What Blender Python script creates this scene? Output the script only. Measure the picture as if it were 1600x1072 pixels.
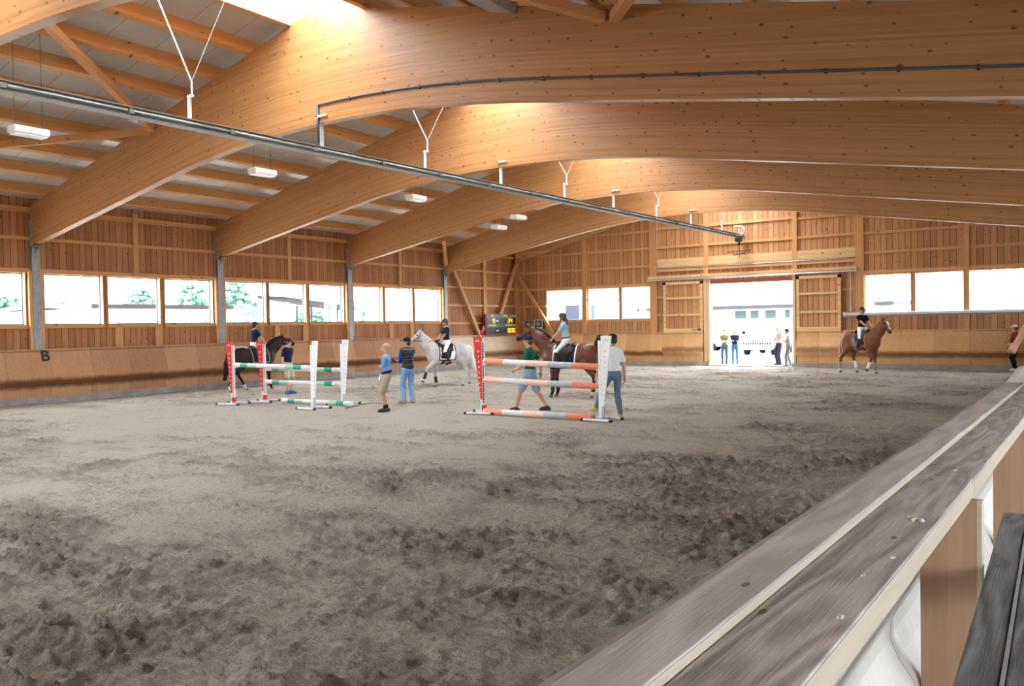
import bpy, bmesh, math, random
import numpy as np
from mathutils import Vector, Matrix

# ----------------------------------------------------------------- scene, camera, sky, exposure
S = bpy.context.scene
COL = S.collection
for o in list(bpy.data.objects):
    bpy.data.objects.remove(o, do_unlink=True)
PI = math.pi
FPX = 1297.26
YAW, PITCH, ROLL = 0.60457, 0.020953, -0.01749
cam = bpy.data.cameras.new('camera')
cam.sensor_width = 36.0
cam.lens = 36.0 * FPX / 1600.0
cam.clip_start, cam.clip_end = 0.05, 2000
camo = bpy.data.objects.new('camera', cam)
COL.objects.link(camo)
_fw = Vector((-math.sin(YAW) * math.cos(PITCH), math.cos(YAW) * math.cos(PITCH), -math.sin(PITCH)))
_rt = Vector((math.cos(YAW), math.sin(YAW), 0))
_up = _rt.cross(_fw)
_r2 = _rt * math.cos(ROLL) + _up * math.sin(ROLL)
_u2 = -_rt * math.sin(ROLL) + _up * math.cos(ROLL)
_m = Matrix((_r2, _u2, -_fw)).transposed().to_4x4()
_m.translation = (0, 0, 2.05)
camo.matrix_world = _m
S.camera = camo
S.view_settings.view_transform = 'Standard'
S.view_settings.look = 'None'
S.view_settings.gamma = 1.0
S.view_settings.use_curve_mapping = False
S.view_settings.exposure = 0.03
S.cycles.use_denoising = True
S.cycles.max_bounces = 8
S.cycles.diffuse_bounces = 5
S.cycles.glossy_bounces = 3
S.cycles.transparent_max_bounces = 16
S.cycles.sample_clamp_indirect = 8
S.cycles.caustics_reflective = False
S.cycles.caustics_refractive = False

SKY = 23.0
world = bpy.data.worlds.new('overcast_sky')
S.world = world
world.use_nodes = True
wn = world.node_tree
wn.nodes.clear()
w_out = wn.nodes.new('ShaderNodeOutputWorld')
w_bg = wn.nodes.new('ShaderNodeBackground')
w_bg.inputs['Strength'].default_value = SKY
w_tc = wn.nodes.new('ShaderNodeTexCoord')
w_sep = wn.nodes.new('ShaderNodeSeparateXYZ')
w_rmp = wn.nodes.new('ShaderNodeValToRGB')
w_rmp.color_ramp.elements[0].position = 0.0
w_rmp.color_ramp.elements[0].color = (0.62, 0.68, 0.74, 1)
w_rmp.color_ramp.elements[1].position = 0.7
w_rmp.color_ramp.elements[1].color = (0.92, 0.97, 1.0, 1)
wn.links.new(w_tc.outputs['Generated'], w_sep.inputs[0])
wn.links.new(w_sep.outputs['Z'], w_rmp.inputs[0])
wn.links.new(w_rmp.outputs[0], w_bg.inputs['Color'])
wn.links.new(w_bg.outputs[0], w_out.inputs[0])


def daylight_portal(name, loc, sx, sy, normal):
    """area light in portal mode: only guides sampling of the sky through a real opening"""
    l = bpy.data.lights.new(name, 'AREA')
    l.shape = 'RECTANGLE'
    l.size, l.size_y = sx, sy
    l.cycles.is_portal = True
    o = bpy.data.objects.new(name, l)
    COL.objects.link(o)
    o.location = loc
    o.rotation_euler = Vector(normal).to_track_quat('-Z', 'Y').to_euler()
    return o


# ----------------------------------------------------------------- layout of the hall (metres)
XL, YF, YB = -25.61, 37.47, -7.0
BAY, Y0 = 6.363, 12.238
XC = -13.27                      # ridge line
XR = 0.32                        # right support line
XG = 3.4                         # gallery outer wall
BEAMS = [Y0 + k * BAY for k in (-3, -2, -1, 0, 1, 2, 3)]
ZK, ZW0, ZW1 = 1.55, 2.32, 3.85  # kickboard top, window sill, window head


def beam_top(x):
    return 8.76 - (0.24 * (XC - x) if x < XC else 0.22 * (x - XC))


def beam_bot(x):
    a, sl, sr, h, c = 6.359, 0.175, 0.160, 5.303, -13.254
    d = x - c

    def mid(d):
        return a + (sl - sr) / 2 * d - (sl + sr) / (4 * h) * d * d
    if d < -h:
        return mid(-h) + sl * (d + h)
    if d > h:
        return mid(h) - sr * (d - h)
    return mid(d)


# ----------------------------------------------------------------- node / material helpers
class NT:
    def __init__(self, name):
        self.m = bpy.data.materials.new(name)
        self.m.use_nodes = True
        self.t = self.m.node_tree
        self.t.nodes.clear()
        self.out = self.t.nodes.new('ShaderNodeOutputMaterial')

    def n(self, typ, **kw):
        nd = self.t.nodes.new(typ)
        for k, v in kw.items():
            setattr(nd, k, v)
        return nd

    def l(self, a, b):
        self.t.links.new(a, b)

    def val(self, x, sock):
        if isinstance(x, (int, float)):
            sock.default_value = x
        elif isinstance(x, (tuple, list)):
            sock.default_value = tuple(x) + ((1,) if len(x) == 3 and sock.type == 'RGBA' else ())
        else:
            self.l(x, sock)

    def math(self, op, a, b=0.0, c=None):
        nd = self.n('ShaderNodeMath', operation=op)
        self.val(a, nd.inputs[0])
        self.val(b, nd.inputs[1])
        if c is not None:
            self.val(c, nd.inputs[2])
        return nd.outputs[0]

    def comb(self, x, y, z):
        nd = self.n('ShaderNodeCombineXYZ')
        for i, v in enumerate((x, y, z)):
            self.val(v, nd.inputs[i])
        return nd.outputs[0]

    def noise(self, vec, scale, detail=3.0, rough=0.55):
        nd = self.n('ShaderNodeTexNoise')
        self.l(vec, nd.inputs['Vector'])
        nd.inputs['Scale'].default_value = scale
        nd.inputs['Detail'].default_value = detail
        nd.inputs['Roughness'].default_value = rough
        return nd.outputs['Fac']

    def ramp(self, fac, p0, p1, c0=(0, 0, 0), c1=(1, 1, 1)):
        nd = self.n('ShaderNodeValToRGB')
        e = nd.color_ramp.elements
        e[0].position, e[1].position = p0, p1
        e[0].color, e[1].color = tuple(c0) + (1,), tuple(c1) + (1,)
        self.val(fac, nd.inputs[0])
        return nd.outputs[0]

    def mix(self, fac, a, b, mode='MIX'):
        nd = self.n('ShaderNodeMix', data_type='RGBA', blend_type=mode)
        self.val(fac, nd.inputs[0])
        self.val(a, nd.inputs[6])
        self.val(b, nd.inputs[7])
        return nd.outputs[2]

    def coords(self, kind='Object'):
        tc = self.n('ShaderNodeTexCoord')
        sp = self.n('ShaderNodeSeparateXYZ')
        self.l(tc.outputs[kind], sp.inputs[0])
        return tc.outputs[kind], sp.outputs

    def bsdf(self, color, rough=0.6, metal=0.0, spec=0.5, bump=None, bstr=0.3, bdist=0.02, **kw):
        b = self.n('ShaderNodeBsdfPrincipled')
        self.val(color, b.inputs['Base Color'])
        self.val(rough, b.inputs['Roughness'])
        b.inputs['Metallic'].default_value = metal
        b.inputs['Specular IOR Level'].default_value = spec
        for k, v in kw.items():
            self.val(v, b.inputs[k])
        if bump is not None:
            bp = self.n('ShaderNodeBump')
            bp.inputs['Strength'].default_value = bstr
            bp.inputs['Distance'].default_value = bdist
            self.l(bump, bp.inputs['Height'])
            self.l(bp.outputs[0], b.inputs['Normal'])
        self.l(b.outputs[0], self.out.inputs[0])
        return self.m


MATS = {}


def plain(name, col, rough=0.6, metal=0.0, var=0.12, scale=9.0, spec=0.4, emit=None):
    """single-colour material with a slight procedural mottling"""
    if name in MATS:
        return MATS[name]
    t = NT(name)
    vec, _ = t.coords()
    f = t.noise(vec, scale, 4.0)
    lo = [c * (1 - var) for c in col]
    hi = [min(1, c * (1 + var)) for c in col]
    c = t.ramp(f, 0.3, 0.7, lo, hi)
    kw = {}
    if emit:
        kw = {'Emission Color': tuple(emit[0]), 'Emission Strength': emit[1]}
    MATS[name] = t.bsdf(c, rough, metal, spec, bump=f, bstr=0.05, bdist=0.01, **kw)
    return MATS[name]


def wood(name, c1, c2, along, across, width=0.14, groove=0.0, knots=0.35, kscale=3.2, rough=0.6,
         uv=False, grain=1.0, knotcol=(0.10, 0.035, 0.012), band=None, spec=0.3):
    """boards side by side: tone per board, stretched grain, knots, optional dark joints"""
    if name in MATS:
        return MATS[name]
    t = NT(name)
    _, xyz = t.coords('UV' if uv else 'Object')
    l, a = xyz[along], xyz[across]
    o = xyz[3 - along - across]
    q = t.math('DIVIDE', a, width)
    bid = t.math('FLOOR', q)
    wn_ = t.n('ShaderNodeTexWhiteNoise', noise_dimensions='1D')
    t.l(bid, wn_.inputs['W'])
    rnd = wn_.outputs['Value']
    ls = t.math('MULTIPLY_ADD', rnd, 31.7, l)
    gv = t.comb(t.math('MULTIPLY', a, 26.0), t.math('MULTIPLY', ls, 1.1), t.math('MULTIPLY', o, 26.0))
    g = t.noise(gv, 1.0, 5.0, 0.6)
    low = t.noise(t.comb(t.math('MULTIPLY', a, 2.0), t.math('MULTIPLY', ls, 0.35), o), 1.0, 2.0)
    f = t.math('ADD', t.math('MULTIPLY', g, 0.55 * grain), t.math('MULTIPLY', rnd, 0.35 if not uv else 0.2))
    f = t.math('ADD', f, t.math('MULTIPLY', low, 0.25))
    col = t.ramp(f, 0.25, 0.85, c1, c2)
    if knots > 0:
        v = t.n('ShaderNodeTexVoronoi', feature='F1')
        v.voronoi_dimensions = '2D'
        t.l(t.comb(t.math('MULTIPLY', a, kscale), t.math('MULTIPLY', l if uv else ls, kscale * 0.55), 0.0), v.inputs['Vector'])
        v.inputs['Scale'].default_value = 1.0
        sp = t.n('ShaderNodeSeparateColor')
        t.l(v.outputs['Color'], sp.inputs[0])
        rad = t.math('MULTIPLY_ADD', sp.outputs[0], 0.050, 0.022)
        k = t.math('LESS_THAN', v.outputs['Distance'], rad)
        k = t.math('MULTIPLY', k, t.math('LESS_THAN', sp.outputs[1], knots))
        halo = t.math('MULTIPLY', t.math('LESS_THAN', v.outputs['Distance'], t.math('MULTIPLY', rad, 1.8)), t.math('LESS_THAN', sp.outputs[1], knots))
        col = t.mix(t.math('MULTIPLY', halo, 0.35), col, tuple(knotcol))
        col = t.mix(t.math('MULTIPLY', k, 0.88), col, tuple(knotcol))
    hgt = g
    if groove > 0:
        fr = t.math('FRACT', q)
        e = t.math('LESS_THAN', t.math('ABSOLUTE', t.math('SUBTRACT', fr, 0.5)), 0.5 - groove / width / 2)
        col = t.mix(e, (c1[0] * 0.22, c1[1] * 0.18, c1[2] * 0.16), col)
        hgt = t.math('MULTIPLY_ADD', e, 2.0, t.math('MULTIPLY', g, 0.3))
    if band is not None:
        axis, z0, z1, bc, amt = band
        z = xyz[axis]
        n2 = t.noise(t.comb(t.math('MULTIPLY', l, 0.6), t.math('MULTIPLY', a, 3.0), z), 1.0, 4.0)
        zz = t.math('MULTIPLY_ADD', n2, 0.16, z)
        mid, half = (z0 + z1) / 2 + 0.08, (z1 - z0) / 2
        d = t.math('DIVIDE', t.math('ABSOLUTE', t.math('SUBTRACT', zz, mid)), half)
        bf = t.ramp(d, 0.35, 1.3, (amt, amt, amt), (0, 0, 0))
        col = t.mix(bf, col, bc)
    MATS[name] = t.bsdf(col, rough, 0, spec, bump=hgt, bstr=0.35, bdist=0.01)
    return MATS[name]


# ----------------------------------------------------------------- mesh helpers
class MB:
    """collects shapes into one mesh"""
    def __init__(self):
        self.v, self.f, self.mi, self.uv = [], [], [], None

    def add(self, vs, fs, mi=0):
        n = len(self.v)
        self.v += [tuple(p) for p in vs]
        self.f += [tuple(i + n for i in f) for f in fs]
        self.mi += [mi] * len(fs)
        return self

    def box(self, a, b, mi=0):
        (x0, y0, z0), (x1, y1, z1) = a, b
        x0, x1 = min(x0, x1), max(x0, x1)
        y0, y1 = min(y0, y1), max(y0, y1)
        z0, z1 = min(z0, z1), max(z0, z1)
        vs = [(x0, y0, z0), (x1, y0, z0), (x1, y1, z0), (x0, y1, z0), (x0, y0, z1), (x1, y0, z1), (x1, y1, z1), (x0, y1, z1)]
        return self.add(vs, [(0, 3, 2, 1), (4, 5, 6, 7), (0, 1, 5, 4), (1, 2, 6, 5), (2, 3, 7, 6), (3, 0, 4, 7)], mi)

    def bar(self, a, b, w, h, up=(0, 0, 1), mi=0):
        """rectangular bar from a to b, width w (sideways), height h (along up)"""
        a, b = Vector(a), Vector(b)
        d = (b - a).normalized()
        s = d.cross(Vector(up))
        if s.length < 1e-4:
            s = d.cross(Vector((1, 0, 0)))
        s.normalize()
        u = s.cross(d)
        vs = []
        for p in (a, b):
            for i, j in ((-1, -1), (1, -1), (1, 1), (-1, 1)):
                vs.append(p + s * (i * w / 2) + u * (j * h / 2))
        return self.add(vs, [(3, 2, 1, 0), (4, 5, 6, 7), (0, 1, 5, 4), (1, 2, 6, 5), (2, 3, 7, 6), (3, 0, 4, 7)], mi)

    def tube(self, pts, r, n=8, mi=0, caps=True):
        pts = [Vector(p) for p in pts]
        rs = r if isinstance(r, (list, tuple)) else [r] * len(pts)
        rings = []
        prev = None
        for i, p in enumerate(pts):
            d = (pts[min(i + 1, len(pts) - 1)] - pts[max(i - 1, 0)]).normalized()
            if prev is None:
                s = d.cross(Vector((0, 0, 1)))
                if s.length < 1e-3:
                    s = d.cross(Vector((1, 0, 0)))
            else:
                s = prev - d * prev.dot(d)
            s.normalize()
            prev = s
            u = d.cross(s)
            rings.append([p + (s * math.cos(2 * PI * k / n) + u * math.sin(2 * PI * k / n)) * rs[i] for k in range(n)])
        vs = [q for ring in rings for q in ring]
        fs = []
        for i in range(len(pts) - 1):
            for k in range(n):
                k2 = (k + 1) % n
                fs.append((i * n + k, i * n + k2, (i + 1) * n + k2, (i + 1) * n + k))
        if caps:
            fs.append(tuple(range(n - 1, -1, -1)))
            fs.append(tuple((len(pts) - 1) * n + k for k in range(n)))
        return self.add(vs, fs, mi)

    def prism(self, poly, axis, t0, t1, mi=0):
        """extrude a 2D polygon along axis (0: poly is y,z; 1: poly is x,z; 2: poly is x,y)"""
        def p3(p, t):
            if axis == 0:
                return (t, p[0], p[1])
            if axis == 1:
                return (p[0], t, p[1])
            return (p[0], p[1], t)
        n = len(poly)
        vs = [p3(p, t0) for p in poly] + [p3(p, t1) for p in poly]
        fs = [tuple(range(n - 1, -1, -1)), tuple(range(n, 2 * n))]
        for i in range(n):
            j = (i + 1) % n
            fs.append((i, j, n + j, n + i))
        return self.add(vs, fs, mi)

    def ball(self, c, r, seg=12, rings=8, mi=0):
        rx, ry, rz = (r, r, r) if isinstance(r, (int, float)) else r
        vs = [(c[0], c[1], c[2] + rz)]
        for i in range(1, rings):
            th = PI * i / rings
            for k in range(seg):
                ph = 2 * PI * k / seg
                vs.append((c[0] + rx * math.sin(th) * math.cos(ph), c[1] + ry * math.sin(th) * math.sin(ph), c[2] + rz * math.cos(th)))
        vs.append((c[0], c[1], c[2] - rz))
        fs = [(0, 1 + k, 1 + (k + 1) % seg) for k in range(seg)]
        for i in range(rings - 2):
            for k in range(seg):
                a = 1 + i * seg + k
                b = 1 + i * seg + (k + 1) % seg
                fs.append((a, a + seg, b + seg, b))
        n = len(vs) - 1
        st = 1 + (rings - 2) * seg
        fs += [(n, st + (k + 1) % seg, st + k) for k in range(seg)]
        return self.add(vs, fs, mi)


def obj(name, mb, mat, parent=None, smooth=False, bevel=0.0, loc=None, rot=None, fixn=True):
    me = bpy.data.meshes.new(name)
    me.from_pydata(mb.v, [], mb.f)
    mats = mat if isinstance(mat, (list, tuple)) else [mat]
    for m in mats:
        me.materials.append(m)
    if len(mats) > 1:
        me.polygons.foreach_set('material_index', mb.mi)
    if mb.uv is not None:
        uvl = me.uv_layers.new(name='UVMap')
        uvl.data.foreach_set('uv', [c for p in mb.uv for c in p])
    if fixn:
        bm = bmesh.new()
        bm.from_mesh(me)
        bmesh.ops.recalc_face_normals(bm, faces=bm.faces)
        bm.to_mesh(me)
        bm.free()
    if smooth:
        me.polygons.foreach_set('use_smooth', [True] * len(me.polygons))
    me.update()
    o = bpy.data.objects.new(name, me)
    COL.objects.link(o)
    if parent is not None:
        o.parent = parent
    if loc is not None:
        o.location = loc
    if rot is not None:
        o.rotation_euler = rot
    if bevel > 0:
        md = o.modifiers.new('bevel', 'BEVEL')
        md.width = bevel
        md.segments = 2
        md.limit_method = 'ANGLE'
    return o


def tag(o, label, cat, group=None, kind=None):
    o['label'] = label
    o['category'] = cat
    if group:
        o['group'] = group
    if kind:
        o['kind'] = kind
    return o


def thing(name, label, cat, loc=(0, 0, 0), rotz=0.0, group=None):
    o = bpy.data.objects.new(name, None)
    o.empty_display_size = 0.2
    COL.objects.link(o)
    o.location = loc
    o.rotation_euler = (0, 0, rotz)
    return tag(o, label, cat, group)


def struct(o, label=None, cat='structure'):
    o['kind'] = 'structure'
    if label:
        o['label'] = label
        o['category'] = cat
    return o


def text_mesh(txt, size, extrude=0.004, bold=0.0):
    cu = bpy.data.curves.new('txt', 'FONT')
    cu.body = txt
    cu.size = size
    cu.extrude = extrude
    cu.offset = bold
    cu.align_x = 'CENTER'
    cu.align_y = 'CENTER'
    ob = bpy.data.objects.new('txt', cu)
    COL.objects.link(ob)
    dg = bpy.context.evaluated_depsgraph_get()
    me = bpy.data.meshes.new_from_object(ob.evaluated_get(dg))
    bpy.data.objects.remove(ob, do_unlink=True)
    return me


def obj_me(name, me, mat, parent=None, loc=(0, 0, 0), rot=(0, 0, 0)):
    me.name = name
    me.materials.clear()
    me.materials.append(mat)
    o = bpy.data.objects.new(name, me)
    COL.objects.link(o)
    o.parent = parent
    o.location = loc
    o.rotation_euler = rot
    return o


# numpy gradient-free value noise, used for the sand relief
def vnoise(x, y, seed=0):
    xi, yi = np.floor(x).astype(np.int64), np.floor(y).astype(np.int64)
    xf, yf = x - xi, y - yi
    xf, yf = xf * xf * (3 - 2 * xf), yf * yf * (3 - 2 * yf)

    def h(a, b):
        n = (a * 374761393 + b * 668265263 + seed * 974634777) & 0xFFFFFFFF
        n = ((n ^ (n >> 13)) * 1274126177) & 0xFFFFFFFF
        return ((n ^ (n >> 16)) & 0xFFFF) / 65535.0
    a, b, c, d = h(xi, yi), h(xi + 1, yi), h(xi, yi + 1), h(xi + 1, yi + 1)
    return (a + (b - a) * xf) * (1 - yf) + (c + (d - c) * xf) * yf


def fbm(x, y, oct=4, seed=0, gain=0.5):
    s, a, t = 0, 1.0, 0
    for i in range(oct):
        s = s + a * vnoise(x, y, seed + i)
        t += a
        a *= gain
        x, y = x * 2.03 + 11.3, y * 2.03 + 7.7
    return s / t

# ----------------------------------------------------------------- materials
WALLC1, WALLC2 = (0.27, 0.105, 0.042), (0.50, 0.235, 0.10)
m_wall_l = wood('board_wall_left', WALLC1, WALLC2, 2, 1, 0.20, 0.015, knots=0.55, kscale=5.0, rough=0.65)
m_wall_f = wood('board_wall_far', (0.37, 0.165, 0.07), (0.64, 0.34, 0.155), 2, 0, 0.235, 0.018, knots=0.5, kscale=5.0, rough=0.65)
m_glulam = wood('glulam_beam_wood', (0.32, 0.140, 0.047), (0.56, 0.298, 0.125), 0, 1, 0.042, 0.0, knots=0.6, kscale=4.6, rough=0.42, uv=True, grain=0.8, spec=0.45)
m_beam_y = wood('timber_along_hall', (0.50, 0.24, 0.085), (0.68, 0.37, 0.15), 1, 2, 0.3, 0.0, knots=0.3, kscale=4.0)
m_beam_x = wood('timber_across_hall', (0.50, 0.255, 0.10), (0.70, 0.41, 0.19), 0, 2, 0.3, 0.0, knots=0.3, kscale=4.0)
m_beam_z = wood('timber_upright', (0.48, 0.235, 0.09), (0.66, 0.37, 0.16), 2, 0, 0.3, 0.0, knots=0.3, kscale=4.0)
m_band = wood('pale_glulam_band', (0.55, 0.33, 0.15), (0.78, 0.54, 0.29), 0, 2, 0.1, 0.0, knots=0.3, kscale=3.0)
m_sillwood = wood('window_timber', (0.58, 0.38, 0.20), (0.78, 0.58, 0.36), 2, 1, 0.2, 0.0, knots=0.1)
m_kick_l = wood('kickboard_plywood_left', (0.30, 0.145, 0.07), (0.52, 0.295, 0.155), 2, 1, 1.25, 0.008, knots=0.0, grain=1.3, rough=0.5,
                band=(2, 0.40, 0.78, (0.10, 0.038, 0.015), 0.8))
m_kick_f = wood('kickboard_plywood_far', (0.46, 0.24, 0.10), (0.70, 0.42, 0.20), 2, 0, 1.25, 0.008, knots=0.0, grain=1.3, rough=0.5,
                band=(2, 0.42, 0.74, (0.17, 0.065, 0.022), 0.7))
m_kick_r = wood('kickboard_plywood_right', (0.56, 0.50, 0.44), (0.70, 0.66, 0.61), 2, 1, 1.25, 0.006, knots=0.0, grain=1.2, rough=0.5)
m_capw = wood('weathered_cap_timber', (0.24, 0.205, 0.185), (0.52, 0.46, 0.42), 1, 0, 0.42, 0.0, knots=0.2, kscale=3.0, rough=0.75, grain=1.7)
def grainy(name, lo, hi, freq=55.0, rough=0.75):
    # weathered board: ring lines drawn out along the length (object y), fine fibres, small knots
    t = NT(name)
    _, xyz = t.coords()
    base = t.noise(t.comb(t.math('MULTIPLY', xyz[0], 5.5), t.math('MULTIPLY', xyz[1], 0.75), 0.0), 1.0, 2.0, 0.45)
    ring = t.math('SINE', t.math('MULTIPLY', base, freq))
    fib = t.noise(t.comb(t.math('MULTIPLY', xyz[0], 160.0), t.math('MULTIPLY', xyz[1], 5.0), 0.0), 1.0, 3.0, 0.6)
    blot = t.noise(t.comb(t.math('MULTIPLY', xyz[0], 4.0), t.math('MULTIPLY', xyz[1], 2.0), 0.0), 1.0, 4.0, 0.6)
    f = t.math('ADD', t.math('MULTIPLY', ring, 0.13), t.math('MULTIPLY', fib, 0.45))
    f = t.math('ADD', f, t.math('MULTIPLY', blot, 0.5))
    c = t.ramp(f, 0.22, 0.78, lo, hi)
    v = t.n('ShaderNodeTexVoronoi', feature='F1', voronoi_dimensions='2D')
    t.l(t.comb(t.math('MULTIPLY', xyz[0], 3.0), t.math('MULTIPLY', xyz[1], 1.3), 0.0), v.inputs['Vector'])
    v.inputs['Scale'].default_value = 1.0
    c = t.mix(t.math('MULTIPLY', t.math('LESS_THAN', v.outputs['Distance'], 0.028), 0.7), c, (0.09, 0.06, 0.045))
    return t.bsdf(c, rough, 0, 0.25, bump=t.math('ADD', t.math('MULTIPLY', ring, 0.5), fib), bstr=0.35, bdist=0.006)


m_capb = grainy('weathered_grey_board', (0.27, 0.24, 0.222), (0.60, 0.55, 0.51))
m_capl = grainy('weathered_pinkish_plank', (0.38, 0.335, 0.31), (0.63, 0.575, 0.54), 30.0)
m_capfresh = wood('pale_cut_timber', (0.42, 0.345, 0.26), (0.60, 0.52, 0.41), 1, 2, 0.3, 0.0, knots=0.15, kscale=3.0, rough=0.7)
m_fin = wood('post_timber', (0.36, 0.21, 0.125), (0.50, 0.32, 0.21), 2, 0, 0.12, 0.0, knots=0.0, kscale=3.0, rough=0.7)
m_benchw = grainy('dark_weathered_timber', (0.07, 0.068, 0.07), (0.26, 0.25, 0.25), 45.0, 0.8)
m_conc = plain('concrete', (0.30, 0.30, 0.29), 0.85, var=0.2, scale=3.0)
m_steel = plain('galvanised_steel', (0.30, 0.33, 0.36), 0.5, 0.35, var=0.15, scale=6.0)
m_zinc = plain('bright_zinc', (0.55, 0.57, 0.59), 0.4, 0.6, var=0.1)
m_rail = plain('sprinkler_rail_metal', (0.30, 0.285, 0.265), 0.5, 0.0, var=0.1)
m_alu = plain('aluminium_grey', (0.55, 0.57, 0.58), 0.4, 0.6, var=0.08)
m_dkmetal = plain('dark_steel', (0.06, 0.065, 0.07), 0.45, 0.5)
m_black = plain('black_rubber', (0.012, 0.012, 0.013), 0.6)
m_white = plain('white_paint', (0.80, 0.81, 0.82), 0.45, var=0.04)
m_frame = plain('dark_green_frame', (0.09, 0.12, 0.11), 0.5)
m_framew = plain('white_window_frame', (0.75, 0.76, 0.76), 0.45, var=0.04)
m_red = plain('red_paint', (0.62, 0.018, 0.014), 0.4, var=0.10)
m_cable = plain('grey_conduit', (0.06, 0.075, 0.09), 0.5)

# ceiling: white insulated sheets with joints running up the slope
t = NT('white_ceiling_sheet')
vec, xyz = t.coords()
q = t.math('DIVIDE', xyz[1], 1.06)
fr = t.math('FRACT', q)
ln = t.math('LESS_THAN', fr, 0.018)
f = t.noise(vec, 1.3, 3.0)
c = t.ramp(f, 0.3, 0.7, (0.44, 0.425, 0.405), (0.54, 0.525, 0.50))
c = t.mix(ln, c, (0.25, 0.23, 0.21))
m_ceil = t.bsdf(c, 0.35, 0, 0.6)

# window glass: lets daylight straight through, slight reflection
t = NT('window_glass')
tr = t.n('ShaderNodeBsdfTransparent')
tr.inputs[0].default_value = (0.93, 0.97, 0.97, 1)
gl = t.n('ShaderNodeBsdfGlossy')
gl.inputs['Roughness'].default_value = 0.02
mx = t.n('ShaderNodeMixShader')
mx.inputs[0].default_value = 0.05
t.l(tr.outputs[0], mx.inputs[1])
t.l(gl.outputs[0], mx.inputs[2])
t.l(mx.outputs[0], t.out.inputs[0])
m_glass = t.m

# skylight panes: cloudy twin-wall sheet that dims the daylight
t = NT('cloudy_skylight_sheet')
tr = t.n('ShaderNodeBsdfTransparent')
tr.inputs[0].default_value = (0.95, 0.955, 0.96, 1)
gl = t.n('ShaderNodeBsdfGlossy')
gl.inputs['Roughness'].default_value = 0.15
mx = t.n('ShaderNodeMixShader')
mx.inputs[0].default_value = 0.05
t.l(tr.outputs[0], mx.inputs[1])
t.l(gl.outputs[0], mx.inputs[2])
t.l(mx.outputs[0], t.out.inputs[0])
m_frost = t.m

# sand: clod shade painted as dark crumbs, plus moisture attribute (crumbly damp crests are darker than the dry trodden areas)
t = NT('riding_sand')
vec, xyz = t.coords()
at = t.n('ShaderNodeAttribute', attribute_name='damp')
n1 = t.noise(vec, 16.0, 6.0, 0.7)
n2 = t.noise(vec, 42.0, 4.0, 0.7)
st = t.comb(t.math('MULTIPLY', xyz[0], 0.8), t.math('MULTIPLY', xyz[1], 1.25), 0.0)
nm = t.noise(st, 1.15, 9.0, 0.66)
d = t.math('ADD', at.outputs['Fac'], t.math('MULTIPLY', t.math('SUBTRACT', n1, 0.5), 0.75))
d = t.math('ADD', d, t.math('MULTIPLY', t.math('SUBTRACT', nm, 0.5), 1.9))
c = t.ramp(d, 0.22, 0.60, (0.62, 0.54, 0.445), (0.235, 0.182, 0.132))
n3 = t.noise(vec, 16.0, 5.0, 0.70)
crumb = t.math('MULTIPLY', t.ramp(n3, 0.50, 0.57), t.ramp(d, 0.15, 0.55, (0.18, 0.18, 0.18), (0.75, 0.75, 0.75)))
c = t.mix(crumb, c, (0.15, 0.115, 0.085))  # dark specks put the shade between clods into the colour
c = t.mix(t.math('MULTIPLY', t.ramp(n2, 0.5, 0.7), 0.35), c, (0.21, 0.17, 0.135))
c = t.mix(t.math('MULTIPLY', t.ramp(n3, 0.42, 0.30), 0.45), c, (0.66, 0.59, 0.51))
v = t.n('ShaderNodeTexVoronoi', feature='F1')
t.l(vec, v.inputs['Vector'])
v.inputs['Scale'].default_value = 9.0
chip = t.math('LESS_THAN', v.outputs['Distance'], 0.055)
c = t.mix(t.math('MULTIPLY', chip, 0.5), c, (0.62, 0.56, 0.48))
bh = t.math('ADD', t.math('MULTIPLY', n1, 1.0), t.math('ADD', t.math('MULTIPLY', n2, 0.4), t.math('MULTIPLY', n3, 0.6)))
m_sand = t.bsdf(c, 0.95, 0, 0.1, bump=bh, bstr=1.0, bdist=0.10)

# ----------------------------------------------------------------- floor: churned sand
def axis_lines(segs):
    out = []
    for a, b, h0, h1 in segs:
        x = a
        while x < b - 1e-6:
            out.append(x)
            u = (x - a) / (b - a)
            x += h0 + (h1 - h0) * u
    out.append(segs[-1][1])
    return np.array(out)


gx = -axis_lines([(0.28, 8.0, 0.028, 0.034), (8.0, 16.0, 0.034, 0.065), (16.0, 25.4, 0.065, 0.10)])[::-1]
gy = axis_lines([(-7.0, 0.5, 0.6, 0.06), (0.5, 10.0, 0.028, 0.034), (10.0, 20.0, 0.034, 0.07), (20.0, 37.3, 0.07, 0.16)])
GX, GY = np.meshgrid(gx, gy, indexing='ij')
# how churned the ground is: bands of tracks along the walls and across, trodden flat round the jumps
warp = (fbm(GX * 0.25, GY * 0.25, 3, 5) - 0.5) * 4
churn = fbm(GX * 0.42 + 3 + warp * 0.3, GY * 0.75 + warp * 0.4, 4, 9, 0.6)
churn2 = fbm(GX * 1.5 + 3, GY * 2.2, 3, 77)
flat = np.exp(-(((GX + 14.8) / 5.5) ** 2 + ((GY - 14.6) / 2.6) ** 2)) + 0.8 * np.exp(-(((GX + 17.5) / 4.5) ** 2 + ((GY - 10.4) / 1.0) ** 2)) \
    + 0.45 * np.exp(-(((GX + 9.2) / 3.5) ** 2 + ((GY - 10.2) / 0.9) ** 2)) + 0.35 * np.exp(-(((GX + 9.5) / 3.0) ** 2 + ((GY - 7.2) / 0.7) ** 2))
near = np.clip(1.0 - (np.hypot(GX, GY) - 5.0) / 9.0, 0, 1)
rough = np.clip((churn - 0.36) * 2.6 + 0.18 * near + 0.9 * (churn2 - 0.5) - 0.62 * np.clip(flat, 0, 1), 0.04, 1.0)
h = (fbm(GX * 2.6, GY * 2.6, 3, 21) - 0.5) * 0.030 * (0.4 + 0.6 * rough)
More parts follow.
